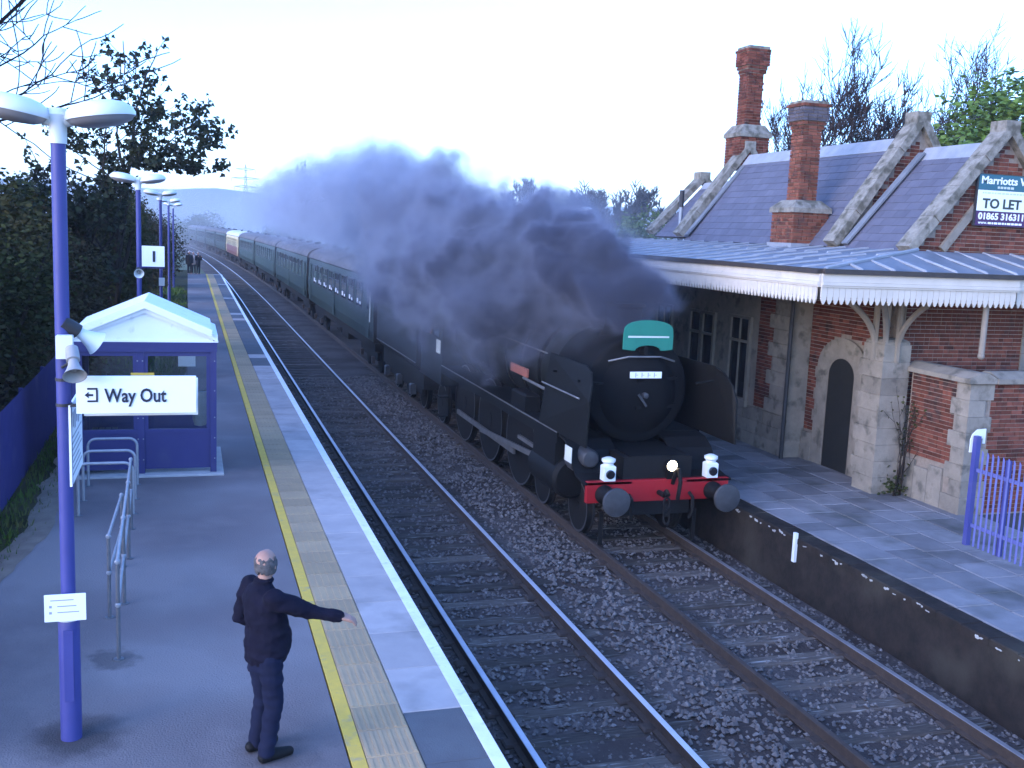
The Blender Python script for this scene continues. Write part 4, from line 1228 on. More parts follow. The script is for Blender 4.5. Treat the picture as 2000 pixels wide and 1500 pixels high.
# man on the platform, seen from behind, right arm held out towards the train
man = thing('person', 'balding grey-haired man in dark jacket and jeans stretching one arm towards the train', 'person', (.55, 7.90, PZ), None)
FA = R(66)
P = frame((.55, 7.90, PZ), FA)
bd = MB()
torso(bd, P, [(.80, .15, .11, 0), (.95, .165, .125, .01), (1.10, .15, .125, .02), (1.25, .175, .125, .0), (1.36, .19, .105, -.015), (1.42, .11, .08, -.02), (1.46, .055, .055, -.01)])
limb(bd, [P(0, -.01, 1.42), P(0, .005, 1.54)], [.056, .052])
PH = frame((.55 + .0, 7.90, PZ), R(42))
head(bd, lambda a, b_, z: PH(a, b_, z), 1.60, .02)
sh_r = Vector(P(.195, -.01, 1.375)); el_r = sh_r + Vector((.255, .02, -.12)); wr_r = el_r + Vector((.235, -.01, -.055))
sh_l = Vector(P(-.195, -.02, 1.375)); el_l = Vector(P(-.27, -.08, 1.11)); wr_l = Vector(P(-.19, .11, .98))
limb(bd, [sh_r, el_r, wr_r], [.052, .042, .028]); limb(bd, [sh_l, el_l, wr_l], [.052, .042, .028])
hand(bd, wr_r + Vector((.005, 0, 0)), (.93, -.05, -.28), (.25, -.35, .9), (.1, -.93, -.35), 1.08)
hand(bd, wr_l, Vector(P(.1, .2, -.9)) - Vector(P(0, 0, 0)), Vector(P(-1, 0, 0)) - Vector(P(0, 0, 0)), Vector(P(0, 1, 0)) - Vector(P(0, 0, 0)), 1.0)
hip_r, hip_l = P(.09, 0, .86), P(-.09, 0, .86)
kn_r, kn_l = P(.095, .035, .47), P(-.10, .05, .48)
an_r, an_l = P(.10, -.03, .07), P(-.115, -.01, .07)
limb(bd, [hip_r, kn_r, an_r], [.085, .056, .04]); limb(bd, [hip_l, kn_l, an_l], [.085, .056, .04])
for an, tx in ((an_r, .10), (an_l, -.115)):
    limb(bd, [P(tx, -.03, .045), P(tx * 1.1, .15, .035)], [.038, .03])
remesh(bd, 'body', 'skin', man, .009, 3)
jk = MB()
torso(jk, P, [(.80, .158, .130, .012), (.83, .176, .150, .016), (.88, .196, .176, .024), (.96, .196, .184, .034), (1.04, .190, .176, .032), (1.14, .190, .162, .018), (1.25, .205, .148, -.004), (1.34, .215, .132, -.022), (1.41, .16, .10, -.026), (1.455, .075, .074, -.014), (1.49, .068, .066, -.008)])
limb(jk, [sh_r - Vector((.02, 0, 0)), sh_r + (el_r - sh_r) * .5, el_r, wr_r - Vector((.0, 0, 0))], [.085, .073, .062, .044])
limb(jk, [sh_l, sh_l + (el_l - sh_l) * .5, el_l, wr_l], [.085, .074, .064, .045])
jo = remesh(jk, 'jacket', 'jacket', man, .012, 4)
for v_ in jo.data.vertices:                                  # creases
    c = v_.co
    v_.co += v_.normal * (.017 * mnoise.noise(Vector((c.x * 6, c.y * 6, c.z * 15))) + .007 * mnoise.noise(c * 24))
tr_ = MB()
torso(tr_, P, [(.74, .150, .122, 0), (.84, .168, .132, .004), (.93, .165, .132, .010)])
for hp, kn, an in ((hip_r, kn_r, an_r), (hip_l, kn_l, an_l)):
    m0 = Vector(hp).lerp(Vector(kn), .5); m1 = Vector(kn).lerp(Vector(an), .5)
    limb(tr_, [hp, tuple(m0), kn, tuple(m1), tuple(Vector(an) + Vector((0, 0, .01)))], [.105, .090, .076, .069, .066])
to = remesh(tr_, 'trousers', 'jeans', man, .012, 3)
for v_ in to.data.vertices:
    c = v_.co
    v_.co += v_.normal * (.013 * mnoise.noise(Vector((c.x * 8, c.y * 8, c.z * 17))))
for an, tx, tw in ((an_r, .10, 1.1), (an_l, -.115, 1.25)):
    so2 = MB()
    limb(so2, [P(tx, -.055, .048), P(tx * 1.04, .05, .052), P(tx * tw, .17, .040)], [.047, .050, .038])
    limb(so2, [P(tx, -.05, .02), P(tx * tw, .185, .02)], [.022, .022])
    remesh(so2, 'shoe', 'shoe', man, .008, 3)
hr = MB()
n = 18
for i in range(380):                                          # fringe of grey hair round the back and sides
    a = rnd.uniform(R(62), R(298))
    zq = rnd.uniform(-.066, .010) + .05 * rnd.random() ** 1.4
    rr2 = .081 * math.sqrt(max(.2, 1 - ((zq - .01) / .14) ** 2))
    hr.ell(PH(rr2 * math.sin(a), .012 + rr2 * math.cos(a), 1.60 + zq), (.012, .012, .018), 6, 4)
remesh(hr, 'hair', 'hair_grey', man, .006, 1)
# rim of the glasses arm is too fine to see; collar of the jacket
ck = MB()
ck.tube([P(.062 * math.cos(a), -.008 + .062 * math.sin(a), 1.475) for a in [2 * math.pi * i / 16 for i in range(17)]], .018, 8)
ck.build('collar', 'jacket', man, smooth=True)

def bystander(loc, face, h_, coat, hairm, legs, label, arm=False):
    t = thing('person', label, 'person', loc, 'people waiting at the far platform end')
    s = h_ / 1.72
    F0 = frame(loc, face)
    Q = lambda a, b_, z: F0(a * s, b_ * s, z * s)
    bb = MB()
    torso(bb, Q, [(.8, .14, .10, 0), (1.1, .14, .11, .01), (1.36, .18, .10, 0), (1.44, .06, .06, 0)], 12)
    limb(bb, [Q(0, 0, 1.42), Q(0, 0, 1.54)], [.05 * s, .05 * s], 8)
    head(bb, lambda a, b_, z: Q(a, b_, z), 1.60, .01)
    for q in (-1, 1):
        limb(bb, [Q(q * .09, 0, .86), Q(q * .095, .02, .47), Q(q * .10, -.02, .05)], [.08 * s, .055 * s, .045 * s], 8)
        limb(bb, [Q(q * .10, -.03, .04), Q(q * .11, .15, .035)], [.04 * s, .03 * s], 8)
        wr = Q(q * .13, .27, 1.30) if arm else Q(q * .24, .06, .84)
        limb(bb, [Q(q * .19, 0, 1.37), Q(q * .25, 0 if not arm else .05, 1.10), wr], [.05 * s, .042 * s, .03 * s], 8)
        hand(bb, wr, (0, 0, -1) if not arm else (0, 0, 1), (0, 1, 0), (1, 0, 0), s)
    remesh(bb, 'body', 'skin', t, .016, 2)
    cc = MB()
    torso(cc, Q, [(.72, .19, .14, 0), (.95, .18, .145, .01), (1.2, .185, .14, .01), (1.36, .21, .125, 0), (1.44, .10, .08, 0), (1.48, .065, .065, 0)], 14)
    for q in (-1, 1):
        wr = Q(q * .13, .27, 1.30) if arm else Q(q * .24, .06, .84)
        limb(cc, [Q(q * .19, 0, 1.37), Q(q * .25, 0 if not arm else .05, 1.10), wr], [.08 * s, .066 * s, .05 * s], 8)
    remesh(cc, 'coat', coat, t, .018, 2)
    tt = MB()
    torso(tt, Q, [(.74, .14, .12, 0), (.9, .16, .13, 0)], 12)
    for q in (-1, 1): limb(tt, [Q(q * .09, 0, .84), Q(q * .095, .02, .47), Q(q * .10, -.02, .06)], [.10 * s, .075 * s, .062 * s], 8)
    remesh(tt, 'trousers', legs, t, .018, 2)
    hh = MB(); hh.ell(Q(0, -.022, 1.645), (.088 * s, .088 * s, .085 * s), 12, 8)
    remesh(hh, 'hair', hairm, t, .014, 1)
    return t
bystander((-.02, 84.4, PZ), R(170), 1.78, 'coat_dark', 'hair_pale', 'coat_dark', 'distant pale-haired person in a dark coat standing against the hedge')
bystander((.30, 84.9, PZ), R(200), 1.72, 'coat_pale', 'hair_pale', 'coat_dark', 'distant person in a pale top between the two dark coats')
bystander((.64, 84.5, PZ), R(150), 1.74, 'coat_dark', 'hair_pale', 'coat_dark', 'distant person in dark clothes holding both hands up by the track', True)
# ------------------------------------------------------------------ steam locomotive
TC = 7.40
loco = thing('steam_locomotive', 'black steam locomotive with red buffer beam, green headboard and smoke deflectors', 'locomotive', (TC, 21, 0))
def wheel(x, y, r, parent, spokes, name='driving_wheel', face=-1):
    w_ = MB().lathe([(r - .09, -.065), (r, -.06), (r + .0, .03), (r + .03, .045), (r + .03, .065), (r - .09, .065)], (x, y, r), 'x', n=36)
    wo_ = w_.build(name, 'loco_frame', parent, smooth=True)
    ty = MB()
    for k in range(36):
        a0, a1 = 2 * math.pi * k / 36, 2 * math.pi * (k + 1) / 36
        xs = x + face * .068
        ty.add([(xs, y + math.cos(a) * rr, r + math.sin(a) * rr) for a in (a0, a1) for rr in (r - .045, r - .005)], [(0, 1, 3, 2)])
    ty.build('tyre_face', 'steel', wo_)
    sp = MB()
    for k in range(spokes):
        a = 2 * math.pi * k / spokes
        sp.obb((x, y + math.cos(a) * r * .5, r + math.sin(a) * r * .5), (.02, r * .42, .022), (1, 0, 0), (0, math.cos(a), math.sin(a)), (0, -math.sin(a), math.cos(a)))
    sp.lathe([(.02, -.08), (r * .17, -.075), (r * .17, .075), (.02, .08)], (x, y, r), 'x', n=16)
    sp.build('spokes', 'loco_frame', wo_)
    return wo_
for y in (19.75, 22.0, 24.25):
    for x, fc in ((R1 + .02, -1), (R2 - .02, 1)): wheel(x, y, .95, loco, 18, 'driving_wheel', fc)
for y in (16.35, 18.25):
    for x, fc in ((R1 + .02, -1), (R2 - .02, 1)): wheel(x, y, .47, loco, 10, 'bogie_wheel', fc)
for x, fc in ((R1 + .02, -1), (R2 - .02, 1)): wheel(x, 26.6, .55, loco, 10, 'trailing_wheel', fc)
MB().box(TC - .62, TC + .62, 15.10, 27.4, .62, 1.60).build('frames', 'loco_frame', loco)
for s in (-1, 1):
    xo = TC + s * 1.06
    # cylinder and its casing
    MB().lathe([(.02, 16.22), (.30, 16.23), (.33, 16.28), (.37, 16.30), (.37, 17.62), (.30, 17.65), (.02, 17.66)], (xo, 0, .98), 'y', n=24).build('cylinder', 'loco_black', loco, smooth=True)
    MB().prism([(TC + s * .60, .80), (TC + s * 1.36, .86), (TC + s * 1.36, 1.70), (TC + s * .60, 1.70)], 16.36, 17.55, 'y').build('cylinder_casing', 'loco_black', loco)
    MB().tube([(xo, 15.95, 1.30), (xo, 16.36, 1.30)], .15, 14).build('valve_cover', 'steel', loco, smooth=True)
    # rods
    MB().obb((TC + s * 1.04, 22.0, .72), (.025, 2.35, .055), (1, 0, 0), (0, 1, 0), (0, 0, 1)).build('coupling_rod', 'bright_rod', loco)
    d = Vector((0, 4.1, -.26)).normalized()
    MB().obb((TC + s * 1.11, 19.9, .86), (.025, 2.1, .05), (1, 0, 0), d, d.cross(Vector((1, 0, 0)))).build('connecting_rod', 'bright_rod', loco)
    MB().box(TC + s * 1.10 - .03, TC + s * 1.10 + .03, 17.62, 19.2, 1.10, 1.17).build('slide_bar', 'bright_rod', loco)
    # running board with its valance
    rb = MB().box(min(TC + s * .62, TC + s * 1.36), max(TC + s * .62, TC + s * 1.36), 16.3, 24.9, 1.745, 1.785).build('running_board', 'loco_black', loco)
    MB().box(min(TC + s * 1.33, TC + s * 1.365), max(TC + s * 1.33, TC + s * 1.365), 16.3, 24.9, 1.60, 1.80).build('valance', 'loco_black', rb)
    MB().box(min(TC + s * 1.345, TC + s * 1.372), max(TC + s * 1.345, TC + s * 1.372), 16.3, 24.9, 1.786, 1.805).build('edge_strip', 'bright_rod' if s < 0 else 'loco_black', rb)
    # curved drop plate at the front
    pts = [(16.3, 1.78), (16.0, 1.74), (15.75, 1.60), (15.6, 1.42), (15.45, 1.28), (15.2, 1.23), (15.0, 1.22)]
    mb = MB()
    for (a, b_), (c, e) in zip(pts, pts[1:]):
        xa, xc = sorted((TC + s * .50, TC + s * 1.33))
        mb.add([(xa, a, b_), (xc, a, b_), (xc, c, e), (xa, c, e), (xa, a, b_ - .04), (xc, a, b_ - .04), (xc, c, e - .04), (xa, c, e - .04)],
               [(0, 1, 2, 3), (7, 6, 5, 4), (0, 4, 5, 1), (1, 5, 6, 2), (2, 6, 7, 3), (3, 7, 4, 0)])
    mb.build('drop_plate', 'loco_black', loco)
    # smoke deflector: tall plate, rounded top front, leaning in a little at the top
    pf = [(14.98, 1.80), (14.98, 2.55), (15.06, 2.80), (15.25, 2.98), (15.55, 3.06), (17.30, 3.06), (17.30, 1.80)]
    mb = MB()
    def dx(z): return s * (1.36 - .30 * max(0, (z - 2.35)) ** 1.6)
    zs_ = sorted({z for _, z in pf})
    o1 = [(TC + dx(z), y, z) for y, z in pf]; o2 = [(TC + dx(z) - s * .03, y, z) for y, z in pf]
    n = len(pf)
    mb.add(o1 + o2, [tuple(range(n)), tuple(range(n, 2 * n))[::-1]] + [(i, (i + 1) % n, n + (i + 1) % n, n + i) for i in range(n)])
    de = mb.build('smoke_deflector', 'deflector', loco)
    MB().tube([(TC + s * 1.375, 15.3, 2.55), (TC + s * 1.40, 15.35, 2.56), (TC + s * 1.40, 17.1, 2.56), (TC + s * 1.375, 17.15, 2.55)], .016, 8).build('handrail', 'bright_rod', de)
    for y in (15.6, 16.8): MB().tube([(TC + s * .85, y, 2.75), (TC + s * 1.31, y, 2.80)], .02, 6).build('stay', 'loco_black', de)
    # handrail along the boiler
    MB().tube([(TC + s * .97, 18.1, 2.95), (TC + s * 1.04, 24.7, 2.98)], .018, 8).build('handrail', 'bright_rod', loco)
    # nameplate over the middle wheel
    MB().box(min(TC + s * 1.02, TC + s * 1.055), max(TC + s * 1.02, TC + s * 1.055), 19.0, 20.1, 2.35, 2.52).build('name_plate', 'plate_red', loco)
    MB().tube([(TC + s * 1.06, 17.6, 2.30), (TC + s * 1.06, 19.2, 2.32)], .03, 8).build('ejector_pipe', 'bright_rod', loco)
    MB().bbox(min(TC + s * 1.0, TC + s * 1.30), max(TC + s * 1.0, TC + s * 1.30), 18.3, 19.2, 1.79, 2.12, .04).build('lubricator', 'loco_black', loco)
    # steps
    for z in (.45, .95): MB().box(min(TC + s * 1.1, TC + s * 1.36), max(TC + s * 1.1, TC + s * 1.36), 25.0, 25.3, z, z + .03).build('step', 'loco_frame', loco)
    MB().box(min(TC + s * 1.11, TC + s * 1.13), max(TC + s * 1.11, TC + s * 1.13), 25.0, 25.3, .46, 1.7).build('step_bracket', 'loco_frame', loco)
    # guard iron at the rail
    MB().obb((TC + s * .86, 15.35, .34), (.035, .02, .28), (1, 0, 0), (0, 1, .1), (0, 0, 1)).build('guard_iron', 'loco_frame', loco)
# boiler, firebox, smokebox
bo = MB().lathe([(.02, 17.75), (.92, 17.75), (.96, 21.5), (1.02, 22.0), (1.04, 24.85), (.02, 24.86)], (TC, 0, 2.58), 'y', n=40).build('boiler', 'loco_green', loco, smooth=True)
for y in (18.6, 19.7, 20.8, 22.05, 23.4):
    MB().lathe([(.94, y - .03), (1.052 if y > 21.9 else .985, y - .028), (1.052 if y > 21.9 else .985, y + .028), (.94, y + .03)], (TC, 0, 2.58), 'y', n=40).build('boiler_band', 'loco_black', bo, smooth=True)
MB().lathe([(.30, 3.45), (.34, 3.60), (.33, 3.80), (.24, 3.92), (.06, 3.96)], (TC, 20.6, 0), n=22).build('dome', 'loco_green', bo, smooth=True)
for q in (-.16, .16): MB().lathe([(.06, 3.55), (.07, 3.80), (.04, 3.84)], (TC + q, 22.9, 0), n=12).build('safety_valve', 'bright_rod', bo)
sb = MB().lathe([(.02, 16.05), (.86, 16.06), (.93, 16.10), (.95, 16.14), (.95, 17.74), (.02, 17.745)], (TC, 0, 2.58), 'y', n=44).build('smokebox', 'smokebox', loco, smooth=True)
dr = MB().lathe([(.02, 15.80), (.20, 15.81), (.42, 15.86), (.60, 15.95), (.70, 16.03), (.72, 16.055)], (TC, 0, 2.52), 'y', n=40).build('smokebox_door', 'smokebox', sb, smooth=True)
for z in (2.30, 2.78): MB().obb((TC + .28, 15.90, z), (.42, .018, .03), (1, .22, 0), (0, 1, 0), (0, 0, 1)).build('hinge_strap', 'smokebox', dr)
MB().lathe([(.02, 15.70), (.05, 15.71), (.05, 15.81)], (TC, 0, 2.52), 'y', n=12).build('door_dart', 'steel', dr)
MB().obb((TC - .06, 15.72, 2.44), (.02, .012, .13), (.8, 0, .6), (0, 1, 0), (-.6, 0, .8)).build('door_handle', 'steel', dr)
MB().tube([(TC - .62, 15.98, 3.08), (TC - .3, 15.86, 3.17), (TC + .3, 15.86, 3.17), (TC + .62, 15.98, 3.08)], .016, 8).build('door_handrail', 'bright_rod', dr)
np_ = MB().box(TC - .29, TC + .29, 15.765, 15.79, 2.815, 2.925).build('number_plate', 'sign_white', dr)
k = MB()
for i in range(4):
    x = TC - .20 + .115 * i
    k.box(x, x + .012, 15.761, 15.764, 2.83, 2.91)
    k.box(x + .012, x + .05, 15.761, 15.764, 2.866, 2.874)
k.build('plate_figures', 'sign_grey', np_)
# headboard: green curved board with an arched cut-out below
hb = []
for i in range(13):
    a = math.pi * i / 12
    hb.append((TC + .04 - .46 * math.cos(a) ** 1 * (1 if abs(math.cos(a)) < .98 else 1), 3.56 + .24 * math.sin(a) ** .6))
lo = [(TC + .50, 3.30), (TC + .34, 3.28)] + [(TC + .04 + .24 * math.cos(math.pi * i / 8), 3.28 + .09 * math.sin(math.pi * i / 8)) for i in range(9)] + [(TC - .26, 3.28), (TC - .42, 3.30)]
hbo = MB().prism(hb + lo, 15.84, 15.87, 'y').build('headboard', 'board_green', loco)
MB().box(TC - .34, TC + .42, 15.835, 15.839, 3.50, 3.53).build('board_line', 'sign_faint', hbo)
MB().box(TC - .02, TC + .06, 15.871, 16.06, 3.20, 3.34).build('board_bracket', 'loco_black', hbo)
MB().lathe([(.46, 3.40), (.36, 3.52), (.32, 3.66), (.33, 3.92), (.38, 3.97), (.38, 4.02), (.28, 4.02), (.27, 3.9), (.02, 3.88)], (TC, 16.85, 0), n=28).build('chimney', 'smokebox', loco, smooth=True)
# front end: beam, buffers, coupling, lamps
MB().bbox(TC - 1.28, TC + 1.28, 15.0, 15.10, .88, 1.235, .008).build('buffer_beam', 'beam_red', loco)
for s in (-1, 1):
    x = TC + s * .98
    bf = MB().lathe([(.16, 15.0), (.155, 14.92), (.12, 14.88), (.115, 14.70), (.075, 14.69), (.075, 14.52)], (x, 0, 1.02), 'y', n=20).build('buffer', 'beam_red' if False else 'loco_black', loco, smooth=True)
    MB().lathe([(.02, 14.435), (.14, 14.44), (.225, 14.455), (.235, 14.475), (.235, 14.50), (.08, 14.53)], (x, 0, 1.02), 'y', n=28).build('buffer_head', 'steel', bf, smooth=True)
    # white headcode lamp
    xl = TC + s * .93 + .02
    lp = MB().bbox(xl - .10, xl + .10, 14.96, 15.14, 1.245, 1.50, .02).build('headcode_lamp', 'lamp_white', loco)
    MB().lathe([(.085, 1.50), (.085, 1.53), (.115, 1.56), (.115, 1.60), (.05, 1.63)], (xl, 15.05, 0), n=16).build('lamp_cowl', 'lamp_white', lp, smooth=True)
    MB().lathe([(.075, 14.958), (.075, 14.93), (.06, 14.925)], (xl, 0, 1.36), 'y', n=18).build('lens', 'pane_dark', lp)
    # hanging pipes
    MB().tube([(TC + s * .55, 14.98, 1.0), (TC + s * .55, 14.85, .95), (TC + s * .55, 14.84, .72), (TC + s * .52, 14.9, .60)], .03, 8).build('heating_pipe', 'loco_frame', loco, smooth=True)
MB().tube([(TC, 15.0, 1.02), (TC, 14.80, 1.02), (TC, 14.72, 1.10), (TC, 14.66, 1.05)], .045, 8).build('draw_hook', 'loco_black', loco, smooth=True)
for i in range(3):
    zc = .92 - .13 * i
    MB().tube([(TC + .055 * math.cos(a), 14.68 + (.0 if i % 2 else .02) * math.sin(a), zc + .085 * math.sin(a)) for a in [2 * math.pi * j / 12 for j in range(13)]], .02, 6).build('coupling_link', 'loco_frame', loco)
MB().tube([(TC + .24, 15.0, 1.16), (TC + .24, 14.88, 1.42), (TC + .24, 14.78, 1.45), (TC + .24, 14.72, 1.25), (TC + .24, 14.78, .95)], .035, 8).build('vacuum_pipe', 'loco_black', loco, smooth=True)
ll = MB().lathe([(.10, 15.06), (.105, 14.98), (.095, 14.975)], (TC + .20, 0, 1.47), 'y', n=20).build('electric_lamp', 'loco_black', loco)
MB().lathe([(.02, 14.955), (.06, 14.958), (.085, 14.97), (.088, 14.974)], (TC + .20, 0, 1.47), 'y', n=20).build('lit_lens', 'lamp_lit', ll, smooth=True)
MB().box(TC + .14, TC + .26, 15.0, 15.05, 1.236, 1.38).build('lamp_bracket', 'loco_black', ll)
MB().box(TC - .50, TC + .50, 15.101, 16.2, 1.20, 1.62).build('front_casing', 'loco_black', loco)
MB().box(TC - 1.375, TC - 1.36, 15.55, 15.85, 1.42, 1.68).build('notice_plate', 'notice_white', loco)
MB().lathe([(.02, 15.45), (.13, 15.46), (.16, 15.5), (.16, 15.95)], (TC - 1.05, 0, 1.50), 'y', n=18).build('valve_chest_end', 'steel', loco, smooth=True)
# cab
cab = MB()
for s in (-1, 1):
    xa, xb_ = sorted((TC + s * 1.33, TC + s * 1.365))
    cab.box(xa, xb_, 24.9, 27.3, 1.30, 2.45)
    cab.box(xa, xb_, 24.9, 25.25, 2.45, 3.35); cab.box(xa, xb_, 25.95, 26.15, 2.45, 3.35); cab.box(xa, xb_, 26.9, 27.3, 2.45, 3.0)
    cab.box(xa, xb_, 24.9, 26.9, 3.15, 3.40)
cab.box(TC - 1.33, TC + 1.33, 24.9, 24.94, 1.30, 3.40)
cab.box(TC - 1.33, TC + 1.33, 24.95, 27.6, 1.26, 1.30)
cabo = cab.build('cab', 'loco_green', loco)
pr = [(TC + 1.40 * math.cos(R(180 - 12 * i)), 3.38 + .62 * math.sin(R(12 * i))) for i in range(16)]
pr2 = [(TC + 1.36 * math.cos(R(180 - 12 * i)), 3.34 + .62 * math.sin(R(12 * i))) for i in range(16)][::-1]
MB().prism(pr + pr2, 24.75, 27.6, 'y').build('cab_roof', 'loco_black', cabo, smooth=True)
for s in (-1, 1):
    MB().box(TC + s * 1.345 - .004, TC + s * 1.345 + .004, 25.26, 25.94, 2.46, 3.14).build('cab_window', 'pane_dark', cabo)
MB().box(TC - 1.372, TC - 1.366, 25.05, 25.50, 2.06, 2.40).build('notice_plate', 'notice_white', cabo)
# driver leaning at the cab side
bystander((TC - 1.02, 26.52, 1.30), R(190), 1.62, 'plate_red', 'coat_dark', 'coat_dark', 'engine driver looking out of the locomotive cab side')
bpy.context.view_layer.update()

# ------------------------------------------------------------------ tender
tn = thing('tender', 'dark green tender with coal load coupled behind the locomotive cab', 'tender', (TC, 31, 0))
pf = [(TC - 1.20, 1.25), (TC + 1.20, 1.25), (TC + 1.40, 1.45), (TC + 1.40, 2.85), (TC + 1.28, 3.12), (TC + 1.15, 3.20), (TC - 1.15, 3.20), (TC - 1.28, 3.12), (TC - 1.40, 2.85), (TC - 1.40, 1.45)]
tb = MB().prism(pf, 27.75, 34.1, 'y').build('tank', 'loco_green', tn)
MB().box(TC - 1.415, TC - 1.402, 27.8, 34.05, 1.46, 1.485).build('beading', 'bright_rod', tb)
MB().box(TC - 1.15, TC + 1.15, 34.101, 34.13, 1.4, 3.0).build('rear_panel', 'loco_black', tb)
co = MB()
vs_ = []
for j in range(16):
    for i in range(9):
        u, v_ = i / 8, j / 15
        vs_.append((TC - 1.0 + 2.0 * u, 28.0 + 4.4 * v_, 3.19 + .42 * math.sin(math.pi * u) * math.sin(math.pi * (v_ * .9 + .08)) + .08 * mnoise.noise(Vector((i * 1.7, j * 1.7, 2)))))
co.add(vs_, [(j * 9 + i, j * 9 + i + 1, (j + 1) * 9 + i + 1, (j + 1) * 9 + i) for j in range(15) for i in range(8)])
co.build('coal_load', 'coal', tn)
MB().box(TC - 1.15, TC + 1.15, 27.8, 34.1, .70, 1.249).build('frame', 'loco_frame', tn)
for y in (28.9, 30.9, 32.9):
    for x, fc in ((R1 + .02, -1), (R2 - .02, 1)): wheel(x, y, .55, tn, 10, 'wheel', fc)
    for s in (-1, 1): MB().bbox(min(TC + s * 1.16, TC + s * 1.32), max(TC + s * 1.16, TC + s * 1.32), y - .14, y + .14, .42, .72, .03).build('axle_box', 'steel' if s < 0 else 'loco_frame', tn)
for s in (-1, 1): MB().box(min(TC + s * 1.08, TC + s * 1.14), max(TC + s * 1.08, TC + s * 1.14), 28.0, 33.8, .52, 1.24).build('side_frame', 'loco_frame', tn)
tag(MB().bbox(6.02, 6.22, 33.75, 33.95, 3.085, 3.34, .03).build('tail_lamp', 'lamp_white'), 'white lamp standing on the back corner of the tender', 'lamp')

